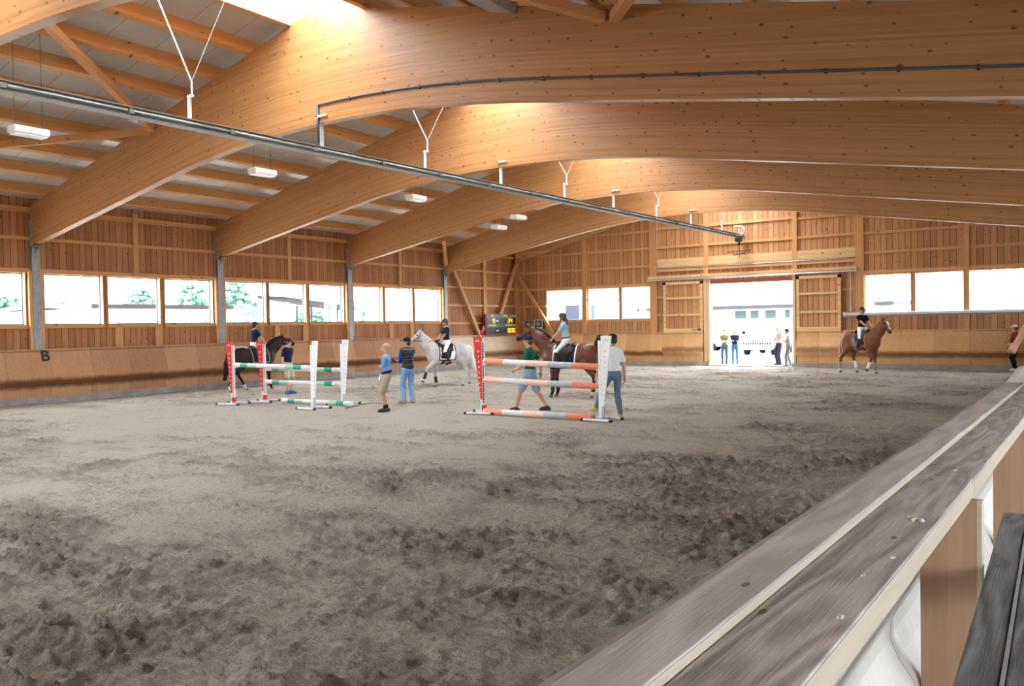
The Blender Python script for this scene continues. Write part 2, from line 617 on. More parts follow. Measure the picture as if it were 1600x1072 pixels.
clod = fbm(GX * 12.0, GY * 12.0, 3, 31, 0.62)
h += np.maximum(clod - 0.45, 0) * 0.26 * (0.15 + 0.85 * rough)
h += (fbm(GX * 17, GY * 15, 2, 41) - 0.5) * 0.060 * (0.3 + 0.7 * rough)
pit = fbm(GX * 4.2 + 5, GY * 4.2, 2, 55)
h -= np.maximum(pit - 0.58, 0) * 0.07 * rough
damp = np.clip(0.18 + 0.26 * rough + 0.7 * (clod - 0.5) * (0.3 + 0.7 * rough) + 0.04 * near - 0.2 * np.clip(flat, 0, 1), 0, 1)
h = np.where((GX < -25.15) | (GY > 37.1), np.minimum(h, 0.0), h)
for px_, py_ in ((-19.4, 14.5), (-16.3, 14.6), (-19.26, 15.4), (-16.49, 15.8), (-11.64, 15.6), (-8.46, 15.6), (-21.0, 17.75), (-14.1, 14.95), (-15.1, 16.88), (-10.72, 16.28), (-10.4, 16.3), (-11.05, 16.2), (-8.4, 16.0), (-8.9, 16.2),
                 (-10.0, 15.5), (-11, 15.5), (-9.2, 15.5), (-17.3, 15.55), (-18.3, 15.5), (-16.2, 15.6), (-23.5, 17.6), (-23.5, 19.0), (-18.0, 21.5), (-17.8, 22.8), (-12.6, 20.1), (-11.4, 20.4), (-6.6, 33.5), (-7.5, 34.0), (-10.98, 37.0)):
    h *= 1 - 0.95 * np.exp(-(((GX - px_) / 0.6) ** 2 + ((GY - py_) / 0.6) ** 2))
h -= 0.012
nx_, ny_ = GX.shape
idx = np.arange(nx_ * ny_).reshape(nx_, ny_)
quads = np.stack([idx[:-1, :-1], idx[1:, :-1], idx[1:, 1:], idx[:-1, 1:]], -1).reshape(-1, 4)
me = bpy.data.meshes.new('floor')
me.vertices.add(nx_ * ny_)
me.vertices.foreach_set('co', np.stack([GX, GY, h], -1).astype(np.float32).ravel())
me.loops.add(quads.size)
me.loops.foreach_set('vertex_index', quads.ravel().astype(np.int32))
me.polygons.add(len(quads))
me.polygons.foreach_set('loop_start', np.arange(0, quads.size, 4, dtype=np.int32))
me.polygons.foreach_set('use_smooth', np.ones(len(quads), dtype=bool))
me.update(calc_edges=True)
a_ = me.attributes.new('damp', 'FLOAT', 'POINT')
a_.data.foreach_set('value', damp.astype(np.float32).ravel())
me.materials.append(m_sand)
floor = bpy.data.objects.new('floor', me)
COL.objects.link(floor)
struct(floor)

# ----------------------------------------------------------------- walls
WT = 0.22                                        # wall thickness
WIN_T = ((0.044, 0.328), (0.352, 0.638), (0.6645, 0.960))
bm_ = MB()
x0, x1 = XL - WT, XL
TOPZ = 6.10
bm_.box((x0, YB - 0.3, 0), (x1, YF, ZW0))
bm_.box((x0, YB - 0.3, ZW1), (x1, YF, TOPZ))
edges = []
for k in range(-3, 3):
    yb = Y0 + k * BAY
    for a, b in WIN_T:
        edges.append((yb + a * BAY, yb + b * BAY))
prev = YB - 0.3
for a, b in edges:
    if a > prev:
        bm_.box((x0, prev, ZW0), (x1, a, ZW1))
    prev = b
bm_.box((x0, prev, ZW0), (x1, YF, ZW1))
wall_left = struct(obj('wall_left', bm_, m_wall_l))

# far (gable) wall
FWIN = ((-23.60, -21.40), (-21.06, -19.30), (-19.14, -17.56))
FWIN_Z = (2.28, 3.87)
RWIN = ((-7.66, -5.90), (-5.74, -3.98), (-3.78, -1.30))
RWIN_Z = (2.36, 3.93)
DX0, DX1, DZ = -14.50, -10.66, 4.02
DX0, DX1 = -15.19 * 0.9535, -11.18 * 0.9535
y0, y1 = YF, YF + WT
bm_ = MB()


def colwall(xa, xb, za=0.0):
    """wall column up to the sloping eaves line"""
    n = 2
    xs = [xa, xb]
    if xa < XC < xb:
        xs = [xa, XC, xb]
    top = [(x, beam_top(x) + 0.30) for x in reversed(xs)]
    bm_.prism([(xa, za), (xb, za)] + top, 1, y0, y1)


cuts = sorted([(a, b, FWIN_Z[0], FWIN_Z[1]) for a, b in FWIN] + [(a, b, RWIN_Z[0], RWIN_Z[1]) for a, b in RWIN] + [(DX0, DX1, -1, DZ)])
prev = XL - WT
for a, b, za, zb in cuts:
    colwall(prev, a)
    if za > 0:
        bm_.box((a, y0, 0), (b, y1, za))
    colwall(a, b, zb)
    prev = b
colwall(prev, XG)
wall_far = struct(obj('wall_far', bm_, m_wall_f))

# wall behind the photographer and the outer wall of the spectators' gallery
bm_ = MB()
y0, y1 = YB - 0.3, YB - 0.08
BW = ((-22.5, -16.0), (-14.5, -8.5), (-7.5, -2.0))  # windows added out of view to light surfaces facing the camera
BZ0, BZ1 = 2.5, 3.9
prev = XL
for a, b in BW:
    colwall(prev, a)
    bm_.box((a, y0, 0), (b, y1, BZ0))
    colwall(a, b, BZ1)
    prev = b
colwall(prev, XG)
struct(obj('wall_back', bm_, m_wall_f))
GW = [(-1.5, 2.5), (4.0, 8.0), (11.5, 16.5), (18.0, 23.0), (24.5, 29.5)]  # out-of-view windows, the farther ones added for more light from the right
GZ = (1.5, 2.7)
bm_ = MB()
bm_.box((XG, YB, 0), (XG + WT, YF, GZ[0]))
bm_.box((XG, YB, GZ[1]), (XG + WT, YF, 5.3))
prev = YB
for a, b in GW:
    bm_.box((XG, prev, GZ[0]), (XG + WT, a, GZ[1]))
    prev = b
bm_.box((XG, prev, GZ[0]), (XG + WT, YF, GZ[1]))
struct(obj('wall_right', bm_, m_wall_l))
bm_ = MB()
bm_.box((-0.26, YB, 0.02), (XG, YF, 0.32))
gf = struct(obj('trim_1', bm_, m_conc))

# ceiling: two slopes with the ridge skylight between them
SK0, SK1 = -14.0, -11.9
CE = 0.26
bm_ = MB()
for xa, xb in ((XL - 0.2, SK0 - 0.13), (SK1 + 0.13, XG + 0.5)):
    za, zb = beam_top(xa) + CE, beam_top(xb) + CE
    bm_.prism([(xa, za), (xb, zb), (xb, zb + 0.14), (xa, za + 0.14)], 1, YB - 0.3, YF + 2.2)  # overhang past the far wall lengthened to shade the doorway
struct(obj('ceiling', bm_, m_ceil))

# skylight: kerb boards, ribs and two sloping panes
sk = bpy.data.objects.new('window_22', None)
COL.objects.link(sk)
sk.location = (XC, 15, beam_top(XC))
struct(sk, 'glazed ridge skylight running the length of the riding hall', 'skylight')


def in_world(o, parent):
    o.parent = parent
    o.matrix_parent_inverse = Matrix.Translation(-Vector(parent.location)) if parent.rotation_euler.z == 0 else parent.matrix_world.inverted()
    return o


def place(name, mb, mat, parent, **kw):
    """child given in hall coordinates under an unrotated parent"""
    L = parent.location
    mb.v = [(x - L.x, y - L.y, z - L.z) for x, y, z in mb.v]
    return obj(name, mb, mat, parent, **kw)


for xa in (SK0, SK1):
    z = beam_top(xa)
    mb = MB()
    s_ = -1 if xa == SK0 else 1
    mb.box((xa, YB, z - 0.02), (xa + s_ * 0.14, YF, z + 0.45))
    place('kerb', mb, m_beam_y, sk)
mb = MB()
yy = YB + 0.4
while yy < YF:
    for xa in (SK0, SK1):
        mb.bar((xa, yy, beam_top(xa) + 0.38), (XC, yy, 9.28), 0.05, 0.07)
    yy += 1.06
mb.bar((XC, YB, 9.28), (XC, YF, 9.28), 0.05, 0.06)
place('skylight_rib', mb, m_white, sk)
for xa in (SK0, SK1):
    mb = MB()
    za = beam_top(xa) + 0.43
    mb.add([(xa, YB, za), (XC, YB, 9.33), (XC, YF, 9.33), (xa, YF, za)], [(0, 1, 2, 3)])
    place('skylight_pane', mb, m_frost, sk)
daylight_portal('skylight_daylight', ((SK0 + SK1) / 2, 15.2, beam_top(SK0) + 0.36), 2.05, 44.0, (0, 0, -1))


# windows
def window(n, axis, plane, a, b, za, zb, label, frame_mat, depth=0.15, sill=True, s=-1, jamb=True):
    """opening a..b along axis (0 = x, 1 = y); frame set back by depth towards the outside (sign s)"""
    cx, cz = (a + b) / 2, za
    p = plane + s * depth
    w = bpy.data.objects.new('window_%d' % n, None)
    COL.objects.link(w)
    w.location = (cx, plane, cz) if axis == 0 else (plane, cx, cz)
    struct(w, label, 'window')

    def bx(mb, u0, u1, z0, z1, d0, d1):
        if axis == 0:
            mb.box((u0, d0, z0), (u1, d1, z1))
        else:
            mb.box((d0, u0, z0), (d1, u1, z1))
    fr = MB()
    t_ = 0.035
    d0, d1 = p, p + s * 0.05
    bx(fr, a, b, za, za + t_, d0, d1)
    bx(fr, a, b, zb - t_, zb, d0, d1)
    bx(fr, a, a + t_, za, zb, d0, d1)
    bx(fr, b - t_, b, za, zb, d0, d1)
    place('window_frame', fr, frame_mat, w)
    g = MB()
    gp = p + s * 0.025
    if axis == 0:
        g.add([(a, gp, za), (b, gp, za), (b, gp, zb), (a, gp, zb)], [(0, 1, 2, 3)])
    else:
        g.add([(gp, a, za), (gp, b, za), (gp, b, zb), (gp, a, zb)], [(0, 1, 2, 3)])
    place('window_pane', g, m_glass, w)
    if jamb:
        j = MB()
        bx(j, a - 0.004, a + 0.012, za, zb, plane - s * 0.005, p)
        bx(j, b - 0.012, b + 0.004, za, zb, plane - s * 0.005, p)
        place('window_lining', j, m_sillwood, w)
    if sill:
        q_ = MB()
        bx(q_, a - 0.03, b + 0.03, za - 0.11, za + 0.004, plane - s * 0.05, plane + s * 0.005)
        place('window_sill', q_, m_beam_y if axis == 1 else m_beam_x, w)
    return w


ORD = ['first', 'second', 'third', 'fourth', 'fifth', 'sixth', 'seventh', 'eighth', 'ninth', 'tenth', 'eleventh', 'twelfth']
wn_id = 1
BAYN = {-3: 'hidden behind the photographer', -2: 'beside the photographer', -1: 'at the left picture edge', 0: 'in the left wall right of the letter B', 1: 'in the left wall behind the dark horse', 2: 'in the left wall left of the grey horse'}
for k in range(-1, 3):
    yb = Y0 + k * BAY
    for j, (a, b) in enumerate(WIN_T):
        window(wn_id, 1, XL, yb + a * BAY, yb + b * BAY, ZW0, ZW1,
               '%s wide window pane %s' % (['near', 'middle', 'far'][j], BAYN[k]), m_frame)
        wn_id += 1
    daylight_portal('left_window_daylight', (XL - 0.05, yb + 0.5 * BAY, (ZW0 + ZW1) / 2), 1.5, 5.9, (1, 0, 0))
for j, (a, b) in enumerate(FWIN):
    window(wn_id, 0, YF, a, b, FWIN_Z[0], FWIN_Z[1], '%s window in the far wall left of the sliding door' % ['left', 'middle', 'right'][j], m_framew, s=1)
    wn_id += 1
daylight_portal('far_left_window_daylight', (-20.58, YF + 0.05, 3.07), 6.4, 1.55, (0, -1, 0))
for j, (a, b) in enumerate(RWIN):
    window(wn_id, 0, YF, a, b, RWIN_Z[0], RWIN_Z[1], '%s window in the far wall right of the chestnut horse' % ['left', 'middle', 'right'][j], m_framew, s=1)
    wn_id += 1
daylight_portal('far_right_window_daylight', (-4.5, YF + 0.05, 3.14), 6.4, 1.55, (0, -1, 0))
daylight_portal('doorway_daylight', ((DX0 + DX1) / 2, YF + 0.05, DZ / 2), DX1 - DX0, DZ, (0, -1, 0))
for j, (a, b) in enumerate(BW):
    window(40 + j, 0, YB - 0.08, a, b, BZ0, BZ1, '%s added window in the unseen near gable wall behind the photographer' % ['left', 'middle', 'right'][j], m_framew, s=-1, jamb=False, sill=False, depth=0.1)
    daylight_portal('added_back_window_daylight', ((a + b) / 2, YB - 0.12, (BZ0 + BZ1) / 2), b - a, BZ1 - BZ0, (0, 1, 0))
for j, (a, b) in enumerate(GW):
    window(30 + j, 1, XG, a, b, GZ[0], GZ[1], '%s unseen gallery window behind the rail' % ORD[j], m_framew, s=1)
    daylight_portal('unseen_gallery_window_daylight', (XG + 0.05, (a + b) / 2, (GZ[0] + GZ[1]) / 2), GZ[1] - GZ[0], b - a, (-1, 0, 0))

# timber framing on the left wall
mb = MB()
for z, h in ((4.86, 0.10), (5.70, 0.16)):
    mb.box((XL, YB, z - h / 2), (XL + 0.07, Y0 + 3 * BAY + 0.2, z + h / 2))
mb.box((XL, YB, ZW1), (XL + 0.05, Y0 + 3 * BAY, ZW1 + 0.13))
for z in (2.21, 3.10, 4.0, 4.86, 5.70):
    mb.box((XL, Y0 + 3 * BAY + 0.15, z - 0.05), (XL + 0.09, YF, z + 0.05))
trim = struct(obj('trim_2', mb, m_beam_y))
mb = MB()
for k in range(-3, 3):
    yb = Y0 + k * BAY
    mb.box((XL, yb + 0.5 * BAY - 0.08, ZW1), (XL + 0.10, yb + 0.5 * BAY + 0.08, 5.9))
    for tt in (0.40, 0.62):
        mb.box((XL, yb + tt * BAY - 0.12, ZK), (XL + 0.06, yb + tt * BAY + 0.12, ZW0 - 0.1))
    for tt in (0.018, 0.982):
        mb.box((XL, yb + tt * BAY - 0.09, ZK), (XL + 0.12, yb + tt * BAY + 0.09, ZW1 + 0.05))
mb.box((XL, 34.42, ZK), (XL + 0.12, 34.64, 5.9))
mb.box((XL, YF - 0.2, ZK), (XL + 0.14, YF, 5.9))
struct(obj('trim_3', mb, m_beam_z))

# timber framing on the far wall
mb = MB()
for xa, xb in ((-21.23, 0.26), (-17.37, 0.38), (-14.66 * 1.0, 0.22), (-10.56, 0.22), (-7.86, 0.34), (-3.88, 0.22), (-25.45, 0.2)):
    zt = beam_top(xa) + 0.05
    zb_ = 4.2 if xa in (-14.66, -10.56) else ZK
    mb.box((xa - xb / 2, YF - 0.13, zb_), (xa + xb / 2, YF, zt))
struct(obj('trim_4', mb, m_beam_z))
mb = MB()
for z, xa, xb in ((2.20, XL, FWIN[0][0]), (3.05, XL, FWIN[0][0]), (3.95, XL, -17.56), (4.85, XL, -17.56), (5.70, XL, -17.56), (6.55, -24.2, -17.56),
                  (5.70, -17.18, -14.77), (6.62, -17.18, -14.77), (5.70, -14.55, -10.67), (6.60, -14.55, -10.67), (5.70, -10.45, -8.03), (6.55, -10.45, -8.03),
                  (7.4, -21.0, -4.5), (4.05, -7.69, XG), (4.86, -7.69, XG), (5.68, -7.69, XG), (6.4, -7.69, -2.0),
                  (2.45, -17.18, -16.8), (3.3, -17.18, -16.8), (3.36, -8.6, -8.03)):
    mb.box((xa, YF - 0.09, z - 0.055), (xb, YF, z + 0.055))
for xa, xb in ((-17.18, -14.77), (-14.55, -10.67), (-10.45, -8.03)):
    mb.box((xa, YF - 0.11, 4.52), (xb, YF, 4.64))
struct(obj('trim_5', mb, m_beam_x))
mb = MB()
for xa, xb in ((-17.18, -14.77), (-14.55, -10.67), (-10.45, -8.03)):
    mb.box((xa, YF - 0.12, 4.72), (xb, YF, 5.14))
struct(obj('trim_6', mb, m_band))
# gable rafters under the roof
mb = MB()
for xa, xb in ((XL, XC), (XC, XG)):
    za, zb = beam_top(xa), beam_top(xb)
    mb.prism([(xa, za - 0.42), (xb, zb - 0.42), (xb, zb + 0.2), (xa, za + 0.2)], 1, YF - 0.2, YF)
struct(obj('trim_7', mb, m_beam_x))
# red-brown lintel in the doorway
mb = MB()
mb.box((DX0, YF + 0.01, 3.84), (DX1, YF + WT - 0.01, DZ))
struct(obj('trim_8', mb, plain('red_brown_lintel', (0.36, 0.12, 0.07), 0.6)))

# diagonal wall braces: each a timber of its own
def brace(a, b, w, h, label, up=(0, 0, 1), mat=m_beam_z, name='diagonal_brace'):
    mb = MB()
    L = Vector(a)
    mb.bar((0, 0, 0), Vector(b) - L, w, h, up)
    o = obj(name, mb, mat, loc=a)
    return tag(o, label, 'brace')


brace((XL + 0.20, 31.75, 4.95), (XL + 0.20, 33.92, 1.50), 0.17, 0.15, 'diagonal timber brace sloping down to the right, left of the scoreboard', up=(1, 0, 0))
brace((XL + 0.20, 37.25, 5.35), (XL + 0.20, 35.3, 1.9), 0.17, 0.15, 'diagonal timber brace rising to the corner above the scoreboard', up=(1, 0, 0))
brace((-25.25, YF - 0.17, 4.75), (-23.1, YF - 0.17, 1.55), 0.17, 0.15, 'diagonal timber brace on the far wall right of the two speakers', up=(0, 1, 0))

# ----------------------------------------------------------------- kickboards and plinths
KP = [(1.55, 0.17), (1.50, 0.20), (1.3, 0.24), (1.1, 0.30), (0.95, 0.36), (0.82, 0.41), (0.74, 0.425), (0.66, 0.41), (0.58, 0.36), (0.50, 0.295), (0.43, 0.265), (0.36, 0.258), (0.19, 0.255)]
def kick_poly(s, base, extra=0.03):
    outer = [(base + s * d_, z) for z, d_ in KP]
    inner = [(base + s * (d_ - extra), z) for z, d_ in reversed(KP)]
    return outer + inner


mb = MB()
mb.prism(kick_poly(1, XL), 1, YB, 31.34)
mb.box((XL, YB, 1.55), (XL + 0.22, 31.34, 1.60))
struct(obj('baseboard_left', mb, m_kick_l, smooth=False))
mb = MB()
mb.prism(kick_poly(1, XL), 1, 31.35, YF - 0.2)
mb.box((XL, 31.35, 1.55), (XL + 0.22, YF - 0.2, 1.60))
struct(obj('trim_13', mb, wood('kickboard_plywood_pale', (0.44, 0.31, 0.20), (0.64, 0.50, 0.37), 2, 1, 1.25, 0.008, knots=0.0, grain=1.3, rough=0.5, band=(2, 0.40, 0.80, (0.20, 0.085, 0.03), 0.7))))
mb = MB()
mb.box((XL, YB, -0.05), (XL + 0.30, YF, 0.19))
struct(obj('trim_9', mb, m_conc))
LEAFL = (-16.80, -14.80)
LEAFR = (-10.47, -8.60)
mb = MB()
for xa, xb in ((XL + 0.2, LEAFL[0] - 0.01), (LEAFR[1] + 0.01, XG)):
    mb.prism([(YF - (p - YF), z) for p, z in kick_poly(1, YF)], 0, xa, xb)
    mb.box((xa, YF - 0.22, 1.55), (xb, YF, 1.60))
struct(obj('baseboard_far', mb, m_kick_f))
mb = MB()
mb.box((XL, YF - 0.30, -0.05), (DX0, YF, 0.19))
mb.box((DX1, YF - 0.30, -0.05), (XG, YF, 0.19))
mb.box((DX0, YF - 0.30, -0.05), (DX1, YF + 0.5, 0.035))
struct(obj('trim_10', mb, m_conc))

# sliding door leaves parked on both sides of the doorway, their track above
def leaf(n, xa, xb, label):
    d = bpy.data.objects.new('door_%d' % n, None)
    COL.objects.link(d)
    d.location = ((xa + xb) / 2, YF - 0.2, 0.22)
    struct(d, label, 'door')
    ya, yb_ = YF - 0.24, YF - 0.15
    fr_ = MB()
    fr_.box((xa, ya, 1.58), (xa + 0.13, yb_, 4.0))
    fr_.box((xb - 0.13, ya, 1.58), (xb, yb_, 4.0))
    fr_.box((xa, ya, 3.87), (xb, yb_, 4.0))
    fr_.box((xa, ya - 0.02, 1.58), (xb, yb_, 1.76))
    for z in (2.42, 3.22):
        fr_.box((xa + 0.1, ya, z - 0.05), (xb - 0.1, yb_ - 0.02, z + 0.05))
    place('door_frame', fr_, m_band, d)
    pn = MB()
    pn.box((xa + 0.1, yb_ - 0.03, 1.6), (xb - 0.1, yb_, 3.95))
    place('door_boarding', pn, m_wall_f, d)
    kp = MB()
    kp.prism([(YF - (p - YF), z) for p, z in kick_poly(1, YF)], 0, xa, xb)
    kp.box((xa, YF - 0.2, 0.2), (xb, YF - 0.16, 1.6))
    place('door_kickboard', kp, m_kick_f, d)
    return d


d1 = leaf(1, LEAFL[0], LEAFL[1], 'sliding timber door leaf parked left of the bright doorway')
h_ = MB()
h_.tube([(-15.35, YF - 0.30, 1.72), (-15.0, YF - 0.30, 1.70)], 0.018)
h_.box((-15.02, YF - 0.32, 1.66), (-14.9, YF - 0.2, 1.76))
place('door_handle', h_, m_dkmetal, d1)
leaf(2, LEAFR[0], LEAFR[1], 'sliding timber door leaf parked right of the bright doorway')
mb = MB()
mb.box((-17.6, YF - 0.26, 4.18), (-7.95, YF - 0.14, 4.32))
trk = tag(obj('door_track', mb, m_band, loc=(0, 0, 0)), 'long pale timber sliding-door track above the doorway', 'door track')
mb = MB()
mb.tube([(-17.6, YF - 0.27, 4.12), (-7.95, YF - 0.27, 4.12)], 0.035)
obj('track_rail', mb, m_alu, trk)
mb = MB()
mb.box((DX0 - 0.28, YF - 0.2, 0.2), (DX0 - 0.14, YF, 4.15))
mb.box((DX0 - 0.13, YF - 0.16, 0.2), (DX0, YF + 0.02, 4.1))
mb.box((DX1, YF - 0.16, 0.2), (DX1 + 0.12, YF + 0.02, 4.1))
struct(obj('trim_11', mb, m_sillwood))
# conduits round the doorway
mb = MB()
mb.tube([(-17.5, YF - 0.14, 4.68), (-8.35, YF - 0.14, 4.68)], 0.016, 6)
tag(obj('conduit', mb, m_alu), 'thin grey conduit run along the pale boards above the doorway', 'conduit')
mb = MB()
mb.tube([(-17.10, YF - 0.16, 6.9), (-17.10, YF - 0.16, 4.36)], 0.016, 6)
tag(obj('conduit', mb, m_alu), 'thin upright conduit on the far wall above the left end of the door track', 'conduit')
mb = MB()
mb.tube([(-8.2, YF - 0.22, 4.1), (-8.2, YF - 0.22, 2.4)], 0.02, 6)
tag(obj('conduit', mb, m_alu), 'thin upright conduit down to the left end of the silver housing', 'conduit')
mb = MB()
mb.tube([(-20.0, YF - 0.25, 1.66), (-17.6, YF - 0.25, 1.66)], 0.02, 6)
tag(obj('support_rod', mb, m_alu), 'thin grey rod lying along the kickboard top under the left far windows', 'rod')

# ----------------------------------------------------------------- glulam beams
def glulam(name, y, label, th=0.2):
    xs = np.linspace(XL + 0.06, XR, 121)
    mb = MB()
    uv = []
    vs = []
    arc = 0.0
    us = []
    for i, x in enumerate(xs):
        zb_, zt = beam_bot(x), beam_top(x)
        if i:
            arc += math.hypot(x - xs[i - 1], zb_ - beam_bot(xs[i - 1]))
        us.append(arc)
        for yy in (y - th / 2, y + th / 2):
            vs.append((x, yy, zb_))
            vs.append((x, yy, zt))
    f = []
    def quad(ids, uvs):
        f.append(ids)
        uv.extend(uvs)
    def V(i):
        return beam_top(xs[i]) - beam_bot(xs[i])
    off = random.random() * 40
    for i in range(len(xs) - 1):
        a, b = i * 4, (i + 1) * 4
        ua, ub = us[i] + off, us[i + 1] + off
        quad((a, b, b + 1, a + 1), [(ua, 0), (ub, 0), (ub, V(i + 1)), (ua, V(i))])
        quad((b + 2, a + 2, a + 3, b + 3), [(ub, 5), (ua, 5), (ua, 5 + V(i)), (ub, 5 + V(i + 1))])
        quad((a, a + 2, b + 2, b), [(ua, 9.002), (ua, 9.02), (ub, 9.02), (ub, 9.002)])
        quad((a + 1, b + 1, b + 3, a + 3), [(ua, 11), (ub, 11), (ub, 11.02), (ua, 11.02)])
    e = (len(xs) - 1) * 4
    quad((0, 1, 3, 2), [(0, 0), (0, V(0)), (.2, V(0)), (.2, 0)])
    quad((e, e + 2, e + 3, e + 1), [(0, 0), (.2, 0), (.2, V(0)), (0, V(0))])
    mb.v, mb.f, mb.mi, mb.uv = vs, f, [0] * len(f), uv
    return tag(obj(name, mb, m_glulam, fixn=False), label, 'roof beam', 'curved glulam roof beams')


random.seed(4)
BL = ['', '', 'curved glulam roof beam cut off by the top left picture corner',
      'nearest full curved glulam beam, carrying the grey conduit along its underside edge',
      'second curved glulam beam, next beyond the one with the grey conduit',
      'third curved glulam beam, between the second beam and the last one',
      'farthest curved glulam beam, in front of the gable wall']
beam_objs = []
for i, y in enumerate(BEAMS):
    if i < 2:
        if i == 1:
            glulam('glulam_beam', y, 'curved glulam roof beam behind the photographer', 0.2)
        continue
    glulam('glulam_beam', y, BL[i])

# purlins on top of the beams
PX = [-24.62, -23.27, -21.92, -20.57, -19.22, -17.90, -16.72, -15.42]
for i, x in enumerate(PX):
    mb = MB()
    z = beam_top(x)
    mb.prism([(x - 0.07, z - 0.02), (x + 0.07, z + 0.015), (x + 0.07, z + 0.30), (x - 0.07, z + 0.265)], 1, YB, YF)
    tag(obj('roof_purlin', mb, m_beam_y), '%s long timber roof purlin up from the left wall' % ORD[i], 'purlin', 'purlins under the left roof slope')
for i, x in enumerate([-10.55, -9.25, -7.95, -6.65, -5.35, -4.05, -2.7, -1.3]):
    mb = MB()
    z = beam_top(x)
    mb.prism([(x - 0.07, z + 0.015), (x + 0.07, z - 0.02), (x + 0.07, z + 0.265), (x - 0.07, z + 0.30)], 1, YB, YF)
    tag(obj('roof_purlin', mb, m_beam_y), '%s long timber roof purlin down the slope right of the skylight' % ORD[i], 'purlin', 'purlins under the right roof slope')

# steel columns carrying the beams along the left wall
CN = {0: 'above the letter B', 1: 'behind the dark horse', 2: 'above the rear white jump stand', 3: 'behind the rider of the grey horse'}
def column(y, label, x=XL + 0.07, s=1):
    c = thing('steel_column', label, 'column', (x, y, 0), 0, 'steel columns along the left wall')
    mb = MB()
    mb.box((-0.068, -0.115, 0), (-0.055, 0.115, 4.66))
    mb.box((0.055, -0.115, 0), (0.068, 0.115, 4.66))
    mb.box((-0.06, -0.006, 0), (0.06, 0.006, 4.66))
    obj('column_shaft', mb, m_steel, c)
    mb = MB()
    mb.box((-0.07, -0.13, 4.62), (0.26, 0.13, 4.645))
    mb.prism([(0.068, 4.62), (0.25, 4.62), (0.068, 4.42)], 1, -0.01, 0.01)
    mb.box((-0.02, -0.128, 4.60), (0.12, -0.104, 5.40))
    mb.box((-0.02, 0.104, 4.60), (0.12, 0.128, 5.40))
    obj('beam_shoe', mb, m_steel, c)
    return c


for k in range(4):
    column(Y0 + k * BAY, 'grey steel column %s' % CN[k])
m_bl = plain('black_letter', (0.01, 0.01, 0.012), 0.5)
lb = obj_me('dressage_letter', text_mesh('B', 0.46, 0.006, 0.004), m_bl, loc=(XL + 0.262, Y0 + 0.13, 1.385), rot=(PI / 2 - 0.23, 0, PI / 2))
tag(lb, 'black letter B fixed to the left kickboard', 'letter')

# roof wind bracing under the purlins
def rbrace(x0, ya, x1, yb_, label, h=0.16, dz=-0.10):
    a = (x0, ya, beam_top(x0) - 0.22)
    b = (x1, yb_, beam_top(x1) + dz)
    brace(a, b, 0.16, h, label, mat=m_beam_y, name='roof_brace')


rbrace(-19.19, Y0 - 0.12, -14.6, Y0 - BAY + 0.12, 'diagonal timber roof brace falling from the top left beam to the nearest full beam')
rbrace(-19.3, Y0 - 0.12, -24.6, Y0 - BAY + 0.12, 'diagonal timber roof brace running left below the hanging lamp at the picture edge')
rbrace(-6.45, Y0 - 0.12, -11.2, Y0 - BAY + 0.12, 'left arm of the timber roof brace pair at the top centre edge')
rbrace(-6.25, Y0 - 0.12, -1.6, Y0 - BAY + 0.12, 'right arm of the timber roof brace pair at the top centre edge')
brace((XL + 0.35, Y0 + 3 * BAY - 0.20, 5.05), (XL + 1.2, Y0 + 3 * BAY - 1.4, beam_top(XL + 1.2)), 0.16, 0.16, 'short timber strut at the head of the farthest steel column', mat=m_beam_y)

# silver duct box under the right roof slope
mb = MB()
zt_ = beam_top(-8.53)
mb.prism([(-8.85, zt_ + 0.2), (-8.1, zt_ - 0.0), (-8.2, zt_ - 0.22), (-8.75, zt_ - 0.06)], 1, Y0 - 1.0, Y0 - 0.12)
tag(obj('ventilation_duct', mb, m_zinc), 'silver sheet-metal duct under the roof at the top picture edge', 'duct')

# grey conduit clipped along the nearest full beam
cd = thing('beam_conduit', 'grey cable conduit clipped along the lower edge of the nearest full beam', 'conduit', (-13.2, Y0 - 0.1, 6.7))
mb = MB()
pts = [(x, Y0 - 0.128, beam_bot(x) + 0.37) for x in np.linspace(-13.2, XR - 0.1, 60)]
mb.tube(pts, 0.022, 8)
mb.tube([pts[0], (-13.2, Y0 - 0.128, 5.93)], 0.03, 8)
place('conduit_run', mb, m_cable, cd, smooth=True)
for i in range(1, 15):
    x = -13.2 + i * 0.93
    mb = MB()
    mb.box((x - 0.015, Y0 - 0.148, beam_bot(x) + 0.333), (x + 0.015, Y0 - 0.099, beam_bot(x) + 0.40))
    place('conduit_clip', mb, m_dkmetal, cd)

# ----------------------------------------------------------------- irrigation rail under the ridge
RX = -13.1
def rail_x(y):
    return -13.22 + (y - 12) * 0.0175
def rail_z(y):
    return 5.80 + (y - 12) * 0.004
ir = thing('sprinkler_rail', 'long grey overhead sprinkler rail with a glassy strip hung along the ridge', 'overhead rail', (rail_x(12), 12, 5.8))
R0, R1 = -2.0, 38.3 - 1.1
mb = MB()
mb.prism([(-0.085, 0.075), (0.085, 0.075), (0.085, 0.055), (0.02, 0.055), (0.02, -0.075), (0.085, -0.075), (0.085, -0.10), (-0.085, -0.10), (-0.085, -0.075), (-0.02, -0.075), (-0.02, 0.055), (-0.085, 0.055)], 1, 0, R1 - R0)
L = Vector((rail_x(R0), R0, rail_z(R0)))
def along(p):   # local prism frame -> hall
    y = p[1] + R0
    return (rail_x(y) + p[0], y, rail_z(y) + p[2])
mb.v = [along(p) for p in mb.v]
place('rail_profile', mb, m_rail, ir)
mb = MB()
yy = R0
while yy < R1 - 1:
    y2 = min(yy + 1.9, R1)
    mb.tube([(rail_x(yy) + 0.07, yy, rail_z(yy) - 0.01), (rail_x(y2) + 0.07, y2, rail_z(y2) - 0.01)], 0.026, 8)
    yy += 2.0
